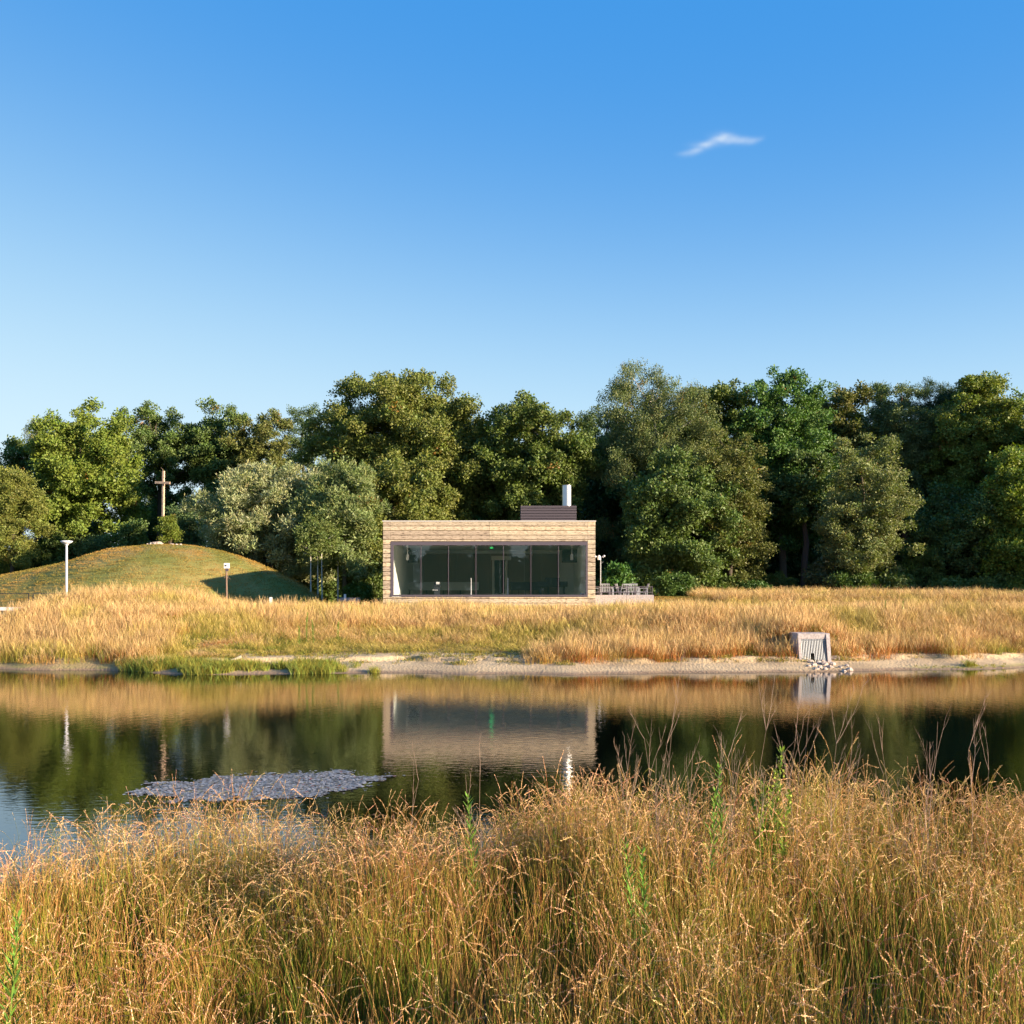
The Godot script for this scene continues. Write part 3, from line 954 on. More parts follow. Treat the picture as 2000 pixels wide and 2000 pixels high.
func make_lawn_things() -> void:
	# cross on the mound
	var cp := on_ground(318, 72.0)
	var cr := thing("wooden_cross", "tall weathered wooden cross standing on top of the grassy mound", "cross", cp - Vector3(0, 0.1, 0))
	cr.rotation = Vector3(0, -0.35, -0.012)
	var top := P(318, 920, 72.0).y - cp.y + 0.1
	box(cr, "upright", Vector3(-0.072, 0, -0.065), Vector3(0.072, top, 0.065), M.timber)
	var arm_y := P(318, 943, 72.0).y - cp.y + 0.1
	var arm := box(cr, "crossbeam", Vector3(-0.64, arm_y - 0.085, 0.066), Vector3(0.64, arm_y + 0.085, 0.13), M.timber)
	arm.rotation.z = -0.05
	var brn := MB.new()
	brn.tube([Vector3(-0.02, top - 0.02, 0), Vector3(-0.12, top + 0.16, 0), Vector3(-0.25, top + 0.24, 0)], [0.02, 0.016, 0.01], 5)
	part(cr, "rod", brn.mesh(), M.rust)
	# bush and stones at its foot
	var bp := P(329, 1062, 71.2)
	bush("round_bush", "round leafy bush at the foot of the wooden cross", Vector3(bp.x, ground_height(bp.x, 71.2) - 0.1, -71.2), 0.95, 2.35, Color(0.175, 0.215, 0.036), "small", 1.0, "", 0.62)
	for e in [[296, 0.16], [303, 0.2], [311, 0.22], [289, 0.12], [345, 0.13], [336, 0.12], [353, 0.1]]:
		var g := on_ground(e[0], 70.6)
		tag(part(self, numbered("boulder"), stone_mesh(e[1]), M.stone, g + Vector3(0, e[1] * 0.2, 0), Vector3(0, rr(0, 6), 0)), "small pale stone on the crest of the mound by the cross", "stone", "stones around the cross")
	# street lamp with a dish head
	var lp := P(130, 1057, 50.0)
	var gy := ground_height(lp.x, 50.0)
	var lamp := thing("lamp_post", "white lamp post with a shallow dish head rising behind the grassy hump", "lamp post", Vector3(lp.x, gy - 0.05, -50.0))
	var hgt := lp.y - gy + 0.05
	var mb := MB.new()
	mb.tube([Vector3(0, 0, 0), Vector3(0, hgt - 0.16, 0)], [0.062, 0.05], 12)
	part(lamp, "pole", mb.mesh(), M.pole)
	var hd := MB.new()
	hd.lathe([Vector2(0.0, -0.20), Vector2(0.06, -0.20), Vector2(0.10, -0.15), Vector2(0.24, -0.07), Vector2(0.285, -0.02), Vector2(0.275, 0.005), Vector2(0.18, 0.025), Vector2(0.0, 0.03)], 24)
	part(lamp, "lamp_head", hd.mesh(), M.white, Vector3(0, hgt, 0))
	# far lamp post whose head is lost among the leaves
	var fp := on_ground(660, 76.5)
	var fl := thing("lamp_post", "thin pale lamp post half hidden under the tree branches", "lamp post", fp - Vector3(0, 0.05, 0))
	mb = MB.new()
	var fh := P(660, 1062, 76.5).y - fp.y
	mb.tube([Vector3(0, 0, 0), Vector3(0, fh, 0)], [0.06, 0.045], 10)
	part(fl, "pole", mb.mesh(), M.pole)
	part(fl, "lamp_head", hd.mesh(), M.white, Vector3(0, fh + 0.18, 0))
	# camera pole
	var kp := on_ground(443, 51.5)
	var kt := P(442, 1098, 51.5).y - kp.y
	var cam := thing("camera_pole", "rusty brown pole carrying a small white camera box", "pole", kp - Vector3(0, 0.05, 0))
	mb = MB.new()
	mb.tube([Vector3(0, 0, 0), Vector3(-0.02, kt - 0.28, 0)], [0.05, 0.042], 8)
	mb.tube([Vector3(-0.02, kt - 0.62, 0), Vector3(-0.13, kt - 0.75, 0.05)], [0.012, 0.01], 5)
	mb.tube([Vector3(-0.02, kt - 0.60, 0), Vector3(0.2, kt - 0.82, 0.05)], [0.012, 0.01], 5)
	mb.tube([Vector3(-0.02, kt - 0.62, 0), Vector3(0.03, kt - 0.8, -0.15)], [0.012, 0.01], 5)
	part(cam, "pole", mb.mesh(), M.rust)
	var hb := box(cam, "camera_box", Vector3(-0.13, kt - 0.26, -0.14), Vector3(0.12, kt, 0.12), M.white)
	hb.rotation.y = 0.15
	box(cam, "lens", Vector3(-0.05, kt - 0.16, 0.13), Vector3(0.03, kt - 0.09, 0.16), M.dark)
	box(cam, "bracket", Vector3(-0.06, kt - 0.40, -0.06), Vector3(0.08, kt - 0.262, 0.06), M.frame)
	# bollards
	for e in [[529.0, 57.5, "white-topped bollard standing at the foot of the mound"], [674.0, 63.0, "white-topped bollard standing in front of the grey bench block"]]:
		var g := on_ground(e[0], e[1])
		var bo := thing("bollard", e[2], "bollard", g - Vector3(0, 0.03, 0), "bollards along the path")
		box(bo, "post", Vector3(-0.06, 0, -0.06), Vector3(0.06, 0.42, 0.06), M.dark)
		box(bo, "cap", Vector3(-0.065, 0.421, -0.065), Vector3(0.065, 0.80, 0.065), M.white)
	# low bench block
	var bb := on_ground(684, 66.0)
	var bk := thing("bench_block", "low grey concrete bench block beside the pavilion's shaded flank", "bench", bb - Vector3(0, 0.05, 0))
	box(bk, "seat", Vector3(-0.62, 0.38, -0.25), Vector3(0.62, 0.62, 0.25), M.concrete)
	box(bk, "foot", Vector3(-0.5, 0, -0.2), Vector3(-0.3, 0.379, 0.2), M.concrete)
	box(bk, "foot", Vector3(0.3, 0, -0.2), Vector3(0.5, 0.379, 0.2), M.concrete)
	# path edge at the foot of the mound
	var kb := MB.new()
	var last := Vector3.INF
	for k in 26:
		var px := lerpf(455.0, 660.0, k / 25.0)
		var d := lerpf(57.6, 63.0, k / 25.0)
		var g := on_ground(px, d) + Vector3(0, 0.09, 0)
		if last != Vector3.INF:
			kb.quad(last, g, g + Vector3(0, 0, -0.9), last + Vector3(0, 0, -0.9))
			kb.quad(last - Vector3(0, 0.3, 0), g - Vector3(0, 0.3, 0), g, last)
		last = g
	tag(part(self, "path", kb.mesh(false), M.slab), "pale paved path curving past the foot of the mound", "path", "", "structure")
	# frames of a black railing and the white slab at the far edge
	for k in 2:
		var x0: float = [P(-75, 0, 54).x, P(64, 0, 54).x][k]
		var x1: float = [P(57, 0, 54).x, P(190, 0, 54).x][k]
		var yb := ground_height(x1, 54.0) - 0.1
		var yt := P(0, 1158.5, 54).y
		var f := thing("bar_fence", ["black tubular barrier frame above the white slab", "black tubular barrier frame partly sunk in the golden grass"][k], "fence", Vector3(0, yb, -54.0), "black barrier frames")
		box(f, "rail", Vector3(x0, yt - yb - 0.035, -0.02), Vector3(x1, yt - yb, 0.02), M.dark)
		box(f, "post", Vector3(x0, 0, -0.018), Vector3(x0 + 0.04, yt - yb - 0.036, 0.018), M.dark)
		box(f, "post", Vector3(x1 - 0.04, 0, -0.018), Vector3(x1, yt - yb - 0.036, 0.018), M.dark)
	var sl := thing("bridge_slab", "white concrete edge slab below the black barrier", "slab")
	var s0 := P(-70, 1186.5, 51.0)
	var s1 := P(52, 1192.5, 51.0)
	box(sl, "slab", Vector3(s0.x, s1.y, -52.2), Vector3(s1.x, s0.y, -51.0), M.slab)
	box(sl, "footing", Vector3(s0.x + 0.1, s1.y - 1.4, -52.1), Vector3(s1.x - 0.5, s1.y - 0.002, -51.25), M.concrete)

# ---------------------------------------------------------------- trees
func crown_copies(center: Vector3, half: Vector3, o: Dictionary) -> Array:
	# boughs spread through the crown; leaf clumps lie over each bough in a flattened spray
	var lobes := []
	var n := int(o.get("lobes", 40) * 2.5)
	var lr0: float = (o.get("lobe", 0.3) + 0.05) * 0.66 * minf(half.x, half.y)
	var cone: float = o.get("cone", 0.0)
	var odd := rr(0, 500)
	for i in n:
		var dir := rand_dir()
		var rho := pow(rng.randf(), 0.40) * 0.97
		var soft := pow(pow(absf(dir.x), 3.0) + pow(absf(dir.y), 3.0) + pow(absf(dir.z), 3.0), -1.0 / 3.0)
		rho *= lerpf(1.0, soft, 0.7) * (1.0 + 0.5 * noise_b.get_noise_3d(dir.x * 7.0 + odd, dir.y * 7.0, dir.z * 7.0))
		rho = minf(rho, 1.16)
		var p := dir * rho
		var wide := 1.0 - cone * clampf(p.y * 0.5 + 0.5, 0.0, 1.0)
		p.x *= wide
		p.z *= wide
		lobes.append([center + Vector3(p.x * half.x, p.y * half.y, p.z * half.z), lr0 * (rr(0.55, 1.35) if i % 6 else rr(0.3, 0.6))])
	# lower boughs reaching out past the crown, down among the neighbours
	for i in int(n * o.get("skirt", 0.0)):
		var a := rr(0, TAU)
		var q := rr(0.3, 1.15)
		lobes.append([center + Vector3(cos(a) * half.x * q, rr(-1.25, 0.35) * half.y, sin(a) * half.z * q), lr0 * rr(0.5, 1.2)])
	return lobes

func fill_crown(root: Node3D, lobes: Array, center: Vector3, o: Dictionary) -> void:
	var kinds: Array = G[o.get("leaf", "broad")]
	var sets := [Copies.new(), Copies.new()]
	var col: Color = o.color
	var dens: float = o.get("density", 1.0)
	var size: float = o.get("size", 1.0)
	for l in lobes:
		var lr: float = l[1]
		var count := int(dens * 24.0 * lr * lr / (size * size)) + 7
		var tilt := Basis.from_euler(Vector3(rr(-0.5, 0.5), rr(0, TAU), rr(-0.5, 0.5)))
		for k in count:
			var dir := rand_dir()
			var p: Vector3 = l[0] + tilt * (Vector3(dir.x * 1.25, dir.y * 0.62, dir.z * 0.95) * lr * rr(0.35, 1.1))
			var s := size * rr(0.6, 1.3)
			var b := Basis.from_euler(Vector3(rr(-0.5, 0.5), rr(0, TAU), rr(-0.5, 0.5))).scaled(Vector3(s, s, s))
			var c := Color(col.r * rr(0.9, 1.1), col.g * rr(0.94, 1.06), col.b * rr(0.85, 1.15))
			if rng.randf() < 0.006: c = Color(0.24, 0.13, 0.03)
			sets[rng.randi() % 2].add(b, p, c)
	for k in 2:
		if sets[k].b.size(): scatter(root, "crown", kinds[k], M.leaf, sets[k])

func limb(mb: MB, a: Vector3, b: Vector3, r0: float, r1: float, sides: int, col: Color) -> void:
	var pts := []
	var rad := []
	var len := a.distance_to(b)
	for i in 5:
		var t := i / 4.0
		var p := a.lerp(b, t)
		p.y -= len * 0.10 * sin(PI * t) * (1.0 if b.y > a.y else -0.5)
		p += rand_dir() * len * 0.03 * (1.0 if i > 0 and i < 4 else 0.0)
		pts.append(p)
		rad.append(lerpf(r0, r1, t))
	mb.tube(pts, rad, sides, col)

func tree(called: String, label: String, px: float, top_py: float, halfw: float, bottom_py: float, d: float, o: Dictionary) -> Node3D:
	if not o.has("skirt") and called != "young_birch": o.skirt = 0.3
	var x := (px - 1000.0) / F * d
	var g := ground_height(x, d)
	var top := EYE - (top_py - HOR) / F * d - g
	var bot := maxf(EYE - (bottom_py - HOR) / F * d - g, 0.2)
	return tree_at(called, label, Vector3(x, g - 0.1, -d), top + 0.1, bot, halfw * 1.2 / F * d, o)

func tree_at(called: String, label: String, at: Vector3, top: float, bot: float, hw: float, o: Dictionary) -> Node3D:
	var root := thing(called, label, o.get("category", "tree"), at, o.get("group", "trees of the wood behind the pavilion"))
	root.rotation.y = 0.0
	var half := Vector3(hw, (top - bot) * 0.5, hw * o.get("deep", 0.85))
	var center := Vector3(0, (top + bot) * 0.5, 0)
	var lobes := crown_copies(center, half * 0.86, o)
	var bark: Color = o.get("bark", Color(0.10, 0.08, 0.06))
	var stems: int = o.get("stems", 1)
	var mb := MB.new()
	var r: float = o.get("trunk", clampf(top * 0.018, 0.08, 0.42))
	var tops := []
	for s in stems:
		var lean := Vector3(rr(-0.05, 0.05), 0, rr(-0.05, 0.05)) * top if stems == 1 else Vector3(rr(-0.5, 0.5), 0, rr(-0.4, 0.4)) * hw
		var foot := Vector3.ZERO if stems == 1 else Vector3(rr(-0.12, 0.12), 0, rr(-0.1, 0.1)) * hw
		var pts := []
		var rad := []
		for i in 8:
			var t := i / 7.0
			pts.append(foot + lean * t * t + Vector3(rr(-1, 1) * r * 0.7 * t, t * top * 0.86, rr(-1, 1) * r * 0.7 * t))
			rad.append(r * (1.35 if i == 0 else 1.0) * (1.0 - 0.86 * t))
		mb.tube(pts, rad, 9, bark)
		tops.append(pts)
	for i in mini(lobes.size(), o.get("limbs", 16)):
		var l: Array = lobes[i]
		var pts: Array = tops[i % stems]
		var hy := clampf(l[0].y - absf(l[0].x) * 0.5, bot * 0.7, top * 0.8) / (top * 0.86)
		var f := clampf(hy, 0.05, 0.98) * 7.0
		var a: Vector3 = pts[int(f)].lerp(pts[mini(int(f) + 1, 7)], f - int(f))
		limb(mb, a, l[0], maxf(r * 0.34 * (1.0 - 0.6 * hy), 0.03), 0.02, 5, bark)
	part(root, "trunk", mb.mesh(), M.bark)
	fill_crown(root, lobes, center, o)
	return root

func bush(called: String, label: String, at: Vector3, hw: float, h: float, col: Color, leafkind: String, dens: float, group := "", size := 1.0) -> Node3D:
	var root := thing(called, label, "bush", at, group)
	var o := {"color": col, "leaf": leafkind, "density": dens, "size": size, "lobes": int(12 + 7 * hw), "lobe": 0.42}
	var half := Vector3(hw, h * 0.5, hw * 0.85)
	var c := Vector3(0, h * 0.52, 0)
	var lobes := crown_copies(c, half * 0.8, o)
	var mb := MB.new()
	for i in mini(lobes.size(), 9):
		limb(mb, Vector3(rr(-0.1, 0.1), 0, rr(-0.1, 0.1)), lobes[i][0], 0.035, 0.012, 5, Color(0.10, 0.075, 0.05))
	part(root, "stems", mb.mesh(), M.bark)
	fill_crown(root, lobes, c, o)
	return root

func make_woods() -> void:
	var oak := Color(0.168, 0.188, 0.044)
	var bright := Color(0.180, 0.232, 0.040)
	var mid := Color(0.122, 0.174, 0.048)
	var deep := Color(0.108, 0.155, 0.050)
	var olive := Color(0.158, 0.168, 0.050)
	var silver := Color(0.33, 0.345, 0.175)
	var pale := Color(0.205, 0.230, 0.090)
	var red_bark := Color(0.34, 0.13, 0.06)
	var white_bark := Color(0.88, 0.85, 0.78)
	# --- left of the pavilion, front to back
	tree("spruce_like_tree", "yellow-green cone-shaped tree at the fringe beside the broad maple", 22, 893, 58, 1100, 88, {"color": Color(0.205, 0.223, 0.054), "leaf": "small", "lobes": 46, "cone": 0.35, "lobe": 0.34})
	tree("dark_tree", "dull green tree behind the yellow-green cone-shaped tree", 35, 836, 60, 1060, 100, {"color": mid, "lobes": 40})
	tree("twiggy_birch", "thin birch top with bare twigs beside the broad maple", 72, 812, 26, 930, 102, {"color": olive, "leaf": "birch", "lobes": 16, "density": 0.4, "bark": Color(0.300, 0.200, 0.150), "limbs": 16})
	tree("maple_tree", "broad bright green maple with hanging lower boughs beyond the mound", 160, 782, 100, 1040, 94, {"color": bright, "lobes": 58, "lobe": 0.26, "size": 1.1})
	tree("open_oak", "open-crowned oak with sky gaps directly behind the cross", 312, 778, 82, 985, 103, {"color": mid, "lobes": 44, "lobe": 0.20, "density": 0.85, "limbs": 30})
	tree("dark_oak", "dark leafy oak between the cross and the silvery willow", 428, 782, 66, 1010, 103, {"color": mid, "lobes": 46})
	tree("olive_tree", "small olive-tinted tree rising behind the silvery willow", 505, 786, 56, 980, 102, {"color": olive, "lobes": 36, "lobe": 0.26})
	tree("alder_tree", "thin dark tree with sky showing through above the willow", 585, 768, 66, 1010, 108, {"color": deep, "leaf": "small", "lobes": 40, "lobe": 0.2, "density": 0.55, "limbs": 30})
	tree("willow_tree", "silvery grey-green willow with several stems at the mound's foot", 520, 886, 132, 1120, 79, {"color": silver, "leaf": "willow", "lobes": 74, "lobe": 0.26, "stems": 6, "trunk": 0.13, "bark": Color(0.240, 0.190, 0.100), "limbs": 30, "group": "willows beside the pavilion"})
	tree("willow_tree", "narrower grey-green willow close to the pavilion's flank", 670, 888, 78, 1110, 76, {"color": Color(0.232, 0.279, 0.109), "leaf": "willow", "lobes": 52, "lobe": 0.3, "stems": 4, "trunk": 0.10, "bark": Color(0.220, 0.180, 0.100), "group": "willows beside the pavilion"})
	for e in [[607.0, 72.5, "slender white birch stem standing alone in the pavilion's shadow"], [621.0, 73.5, "tallest of the three young white birches"], [629.0, 72.8, "thin white birch stem next to the tallest young birch"]]:
		tree("young_birch", e[2], e[0], 1012 if e[0] != 621.0 else 985, 26, 1085, e[1], {"color": Color(0.162, 0.205, 0.062), "leaf": "small", "lobes": 17, "lobe": 0.34, "density": 0.55, "size": 0.8, "trunk": 0.055, "bark": white_bark, "limbs": 10, "group": "young birches beside the pavilion"})
	# --- behind the pavilion
	tree("great_oak", "great domed oak towering behind the pavilion", 795, 708, 186, 1040, 88, {"color": oak, "lobes": 120, "lobe": 0.22, "deep": 0.7, "limbs": 40})
	tree("spreading_oak", "low spreading oak boughs just behind the pavilion roof", 770, 870, 110, 1080, 80, {"color": oak, "lobes": 52, "lobe": 0.26, "limbs": 20})
	tree("round_oak", "round-topped oak behind the flue of the pavilion", 1045, 758, 108, 1080, 85, {"color": Color(0.130, 0.171, 0.040), "lobes": 78, "lobe": 0.24, "limbs": 24})
	tree("dark_tree", "dark gap-filling tree between the round oak and the tall birch", 1168, 752, 52, 1060, 97, {"color": deep, "leaf": "small", "lobes": 40, "density": 0.8})
	# --- right of the pavilion
	tree("weeping_birch", "tall weeping birch with hanging sprays beside the terrace", 1285, 690, 105, 1060, 85, {"color": Color(0.151, 0.180, 0.065), "leaf": "birch", "lobes": 84, "lobe": 0.22, "bark": white_bark, "limbs": 30})
	tree("hornbeam", "dense green tree with leaves to the ground beyond the terrace", 1330, 880, 100, 1176, 78, {"color": mid, "lobes": 84, "lobe": 0.24, "group": "dense trees beyond the terrace"})
	tree("hornbeam", "olive bulging tree with leaves to the ground at the meadow's corner", 1425, 820, 78, 1150, 79, {"color": olive, "leaf": "small", "lobes": 72, "lobe": 0.26, "group": "dense trees beyond the terrace"})
	tree("ash_tree", "tall ash with a thin spiky top behind the weeping birch", 1400, 706, 76, 1020, 88, {"color": Color(0.140, 0.180, 0.046), "lobes": 60, "lobe": 0.24})
	tree("lime_tree", "broad fresh green lime tree in the middle of the woodland edge", 1530, 712, 92, 1060, 87, {"color": Color(0.097, 0.176, 0.043), "lobes": 80, "lobe": 0.24, "bark": Color(0.200, 0.170, 0.130)})
	tree("field_maple", "brown-tinged maple crown between the lime and the aspen", 1640, 706, 68, 1040, 92, {"color": Color(0.140, 0.143, 0.040), "lobes": 52, "lobe": 0.25})
	tree("aspen_tree", "pale grey-green aspen leaning out over the meadow's edge", 1690, 840, 82, 1168, 78, {"color": pale, "leaf": "small", "lobes": 64, "lobe": 0.24, "size": 1.1})
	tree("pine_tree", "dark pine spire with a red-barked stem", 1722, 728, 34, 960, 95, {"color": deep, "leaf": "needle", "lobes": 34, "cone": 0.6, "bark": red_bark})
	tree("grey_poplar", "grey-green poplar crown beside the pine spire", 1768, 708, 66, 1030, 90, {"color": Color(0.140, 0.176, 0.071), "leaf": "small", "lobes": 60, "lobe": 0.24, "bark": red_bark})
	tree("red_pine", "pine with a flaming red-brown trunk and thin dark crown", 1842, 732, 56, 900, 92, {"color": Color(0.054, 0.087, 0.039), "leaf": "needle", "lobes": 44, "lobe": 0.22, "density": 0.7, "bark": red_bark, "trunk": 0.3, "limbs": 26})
	tree("golden_maple", "golden green maple crowning the woodland beyond the pines", 1912, 725, 92, 1010, 88, {"color": Color(0.173, 0.205, 0.040), "lobes": 72, "lobe": 0.24, "bark": Color(0.300, 0.160, 0.090)})
	tree("edge_tree", "bright leafy bough tree reaching out at the end of the woodland edge", 2005, 850, 84, 1140, 78, {"color": bright, "lobes": 70, "lobe": 0.25})
	tree("edge_tree", "tall tree rising behind the bright bough tree", 2030, 760, 80, 1050, 90, {"color": mid, "lobes": 56})
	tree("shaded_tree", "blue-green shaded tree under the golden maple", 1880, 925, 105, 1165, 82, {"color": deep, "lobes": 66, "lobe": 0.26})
	tree("leaning_tree", "tree with a bare leaning trunk showing in the dark gap", 1572, 880, 60, 1010, 84, {"color": deep, "lobes": 36, "bark": Color(0.170, 0.120, 0.100), "trunk": 0.36})
	# --- the second row of the wood: copies of three dark trees
	var protos := []
	for k in 3:
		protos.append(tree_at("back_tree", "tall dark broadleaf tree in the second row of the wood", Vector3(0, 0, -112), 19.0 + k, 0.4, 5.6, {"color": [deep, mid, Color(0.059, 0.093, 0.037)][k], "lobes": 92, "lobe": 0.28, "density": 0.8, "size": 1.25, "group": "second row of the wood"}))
	var places := []
	for k in 24:
		var x := -56.0 + k * 5.1
		places.append([x, (108.0 if k % 2 == 0 else 116.0) + rr(-2, 2), (0.70 if x < -14.0 else 0.96) * rr(0.9, 1.06)])
	for k in 14:
		places.append([8.0 + k * 4.2, 98.0 + rr(-2, 2), rr(0.84, 0.95)])
	for k in places.size():
		var e: Array = places[k]
		var t: Node3D = protos[k] if k < 3 else protos[k % 3].duplicate()
		if k >= 3:
			t.name = numbered("back_tree")
			add_child(t)
		t.position = Vector3(e[0], ground_height(e[0], e[1]) - 0.2, -e[1])
		t.rotation.y = rr(0, TAU)
		t.scale = Vector3.ONE * e[2]
	# trees out of the frame: more wood along the edge, and the trees the window mirrors
	var outer := [[46.0, 80.0, 0.95], [52.0, 86.0, 1.0], [58.0, 78.0, 0.9], [66.0, 84.0, 1.0], [72.0, 58.0, 0.85], [79.0, 50.0, 0.9], [86.0, 62.0, 0.95], [-52.0, 92.0, 0.9], [-60.0, 86.0, 0.85]]
	for e in outer:
		var t: Node3D = protos[rng.randi() % 3].duplicate()
		t.name = numbered("outer_tree")
		add_child(t)
		t.set_meta("label", "tall dark broadleaf tree where the wood goes on past the meadow")
		t.set_meta("group", "trees beyond the ends of the meadow")
		t.position = Vector3(e[0], ground_height(e[0], e[1]) - 0.2, -e[1])
		t.rotation.y = rr(0, TAU)
		t.scale = Vector3.ONE * e[2]
	var mirrored := []
	for k in 22: mirrored.append([-38.0 + k * 3.0 + rr(-0.6, 0.6), 53.0 + rr(-3.0, 4.0), 0.40 + 0.16 * rng.randf()])
	for e in mirrored:
		var t: Node3D = protos[rng.randi() % 3].duplicate()
		t.name = numbered("mirrored_tree")
		add_child(t)
		t.set_meta("label", "broadleaf tree on the near bank mirrored in the pavilion window")
		t.set_meta("group", "trees mirrored in the window")
		t.position = Vector3(e[0], 0.9, e[1])
		t.scale = Vector3.ONE * e[2]
	# dark understorey closing the wood at its foot
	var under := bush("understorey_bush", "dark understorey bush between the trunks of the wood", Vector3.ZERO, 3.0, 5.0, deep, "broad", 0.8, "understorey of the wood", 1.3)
	for k in 34:
		var t: Node3D = under if k == 0 else under.duplicate()
		if k > 0:
			t.name = numbered("understorey_bush")
			add_child(t)
		var x := -50.0 + k * 3.1
		var dd := 95.0 + rr(-2.5, 2.5)
		t.position = Vector3(x, ground_height(x, dd) - 0.2, -dd)
		t.rotation.y = rr(0, TAU)
		t.scale = Vector3(1, rr(0.7, 1.15), 1)
	# --- undergrowth in front of the trunks
	var shrubs := [
		[30, 1060, 70, 92, mid, "dark laurel bush behind the low end of the mound"], [110, 1040, 60, 92, mid, "dark laurel bush under the broad maple"], [190, 1030, 60, 90, Color(0.105, 0.160, 0.062), "blue-green bush between the maple and the mound"],
		[255, 1000, 50, 90, mid, "dark bush reaching up behind the mound's slope"], [375, 960, 56, 88, Color(0.105, 0.160, 0.062), "tall blue-green bush behind the cross"], [430, 1060, 40, 86, mid, "shaded bush under the willow"],
		[700, 1142, 26, 75, Color(0.097, 0.161, 0.031), "low clipped green bush by the pavilion's corner"],
		[1205, 1098, 34, 76, Color(0.086, 0.174, 0.039), "fresh green shrub behind the first terrace chairs"], [1255, 1090, 40, 77, mid, "leafy shrub behind the terrace railing"], [1318, 1118, 44, 73, Color(0.092, 0.155, 0.039), "rounded shrub at the edge of the little lawn"],
		[1405, 1120, 36, 79, mid, "small shrub under the olive bulging tree"], [1470, 1132, 40, 78, Color(0.076, 0.149, 0.039), "fresh green shrub at the grass edge of the wood"], [1520, 1120, 44, 82, mid, "dark shrub in the woodland gap"],
		[1612, 1080, 40, 79, Color(0.097, 0.112, 0.054), "brown-twigged overhanging bush at the gap's edge"], [1665, 1110, 50, 77, Color(0.097, 0.155, 0.039), "sunlit shrub under the pale aspen"], [1750, 1118, 42, 77, mid, "sunlit shrub beyond the aspen"],
		[1800, 1050, 44, 80, mid, "tall dark shrub in front of the red pine"], [1850, 1130, 46, 78, mid, "low leafy shrub before the shaded tree"], [1930, 1128, 56, 78, mid, "dark spreading shrub at the far meadow edge"], [1985, 1110, 50, 78, mid, "leafy shrub below the bright bough tree"],
		[560, 1090, 40, 84, mid, "shaded shrub behind the young birches"], [640, 1080, 60, 84, mid, "dark shrub filling the gap beside the pavilion"], [730, 1060, 50, 84, mid, "dark shrub behind the pavilion's corner"],
	]
	for e in shrubs:
		var d: float = e[3]
		var x: float = (e[0] - 1000.0) / F * d
		var g := ground_height(x, d)
		var hh: float = EYE - (e[1] - HOR) / F * d - g
		bush("shrub", e[5], Vector3(x, g - 0.1, -d), e[2] / F * d, maxf(hh, 0.8), e[4], "broad" if rng.randf() < 0.5 else "small", 0.8, "shrubs along the woodland edge")

# ---------------------------------------------------------------- far meadow
func ribbon(mb: MB, base: Vector3, az: float, lean: float, bend: float, h: float, w: float, seg: int, col: Color, head := 0.0, hcol := Color.WHITE, hw := 0.0) -> void:
	var dir := Vector3(cos(az), 0, sin(az))
	var side := Vector3(-sin(az + 0.7), 0, cos(az + 0.7))
	var p := base
	var pw := w
	for i in seg:
		var t := (i + 1.0) / seg
		var a := lean + bend * t * t
		var q := p + (Vector3.UP * cos(a) + dir * sin(a)) * h / seg
		var inhead := head > 0.0 and t > 1.0 - head + 0.001
		var qw := w * (1.0 - 0.75 * t)
		var cc := col
		if inhead:
			qw = hw * (1.0 if t < 0.99 else 0.25)
			cc = hcol
		mb.quad(p - side * pw * 0.5, p + side * pw * 0.5, q + side * qw * 0.5, q - side * qw * 0.5, cc)
		p = q
		pw = qw

func meadow_tuft(stems: int, radius: float, leaves: int, kind: int) -> ArrayMesh:
	var mb := MB.new()
	for i in stems:
		var a := rr(0, TAU)
		var r := radius * sqrt(rng.randf())
		var k := rr(0.6, 1.3)
		var sc := Color(0.49, 0.29, 0.075) * k
		var hc := Color(0.60, 0.405, 0.18) * k
		if kind == 1: sc = Color(0.42, 0.155, 0.04) * k
		if kind == 2:
			sc = Color(0.34, 0.29, 0.045) * k
			hc = Color(0.50, 0.38, 0.11) * k
		ribbon(mb, Vector3(cos(a) * r, -0.05, sin(a) * r), rr(0, TAU), rr(0.0, 0.16), rr(0.05, 0.75), rr(0.34, 0.86), 0.0075, 5, sc, 0.40, hc, rr(0.006, 0.012))
	for i in leaves:
		var a := rr(0, TAU)
		var r := radius * sqrt(rng.randf())
		var k := rr(0.7, 1.3)
		var lc := Color(0.36, 0.19, 0.04) * k if rng.randf() < 0.55 else Color(0.16, 0.18, 0.03) * k
		ribbon(mb, Vector3(cos(a) * r, -0.05, sin(a) * r), rr(0, TAU), rr(0.05, 0.5), rr(0.2, 1.2), rr(0.22, 0.5), 0.013, 4, lc)
	return mb.mesh()

func green_tuft(n: int, h: float) -> ArrayMesh:
	var mb := MB.new()
	for i in n:
		var a := rr(0, TAU)
		var r := 0.22 * sqrt(rng.randf())
		var k := rr(0.7, 1.3)
		ribbon(mb, Vector3(cos(a) * r, -0.03, sin(a) * r), rr(0, TAU), rr(0.0, 0.4), rr(0.1, 0.9), h * rr(0.5, 1.1), 0.02, 4, Color(0.20 * rr(0.7, 1.4), 0.215, 0.035) * k)
	return mb.mesh()

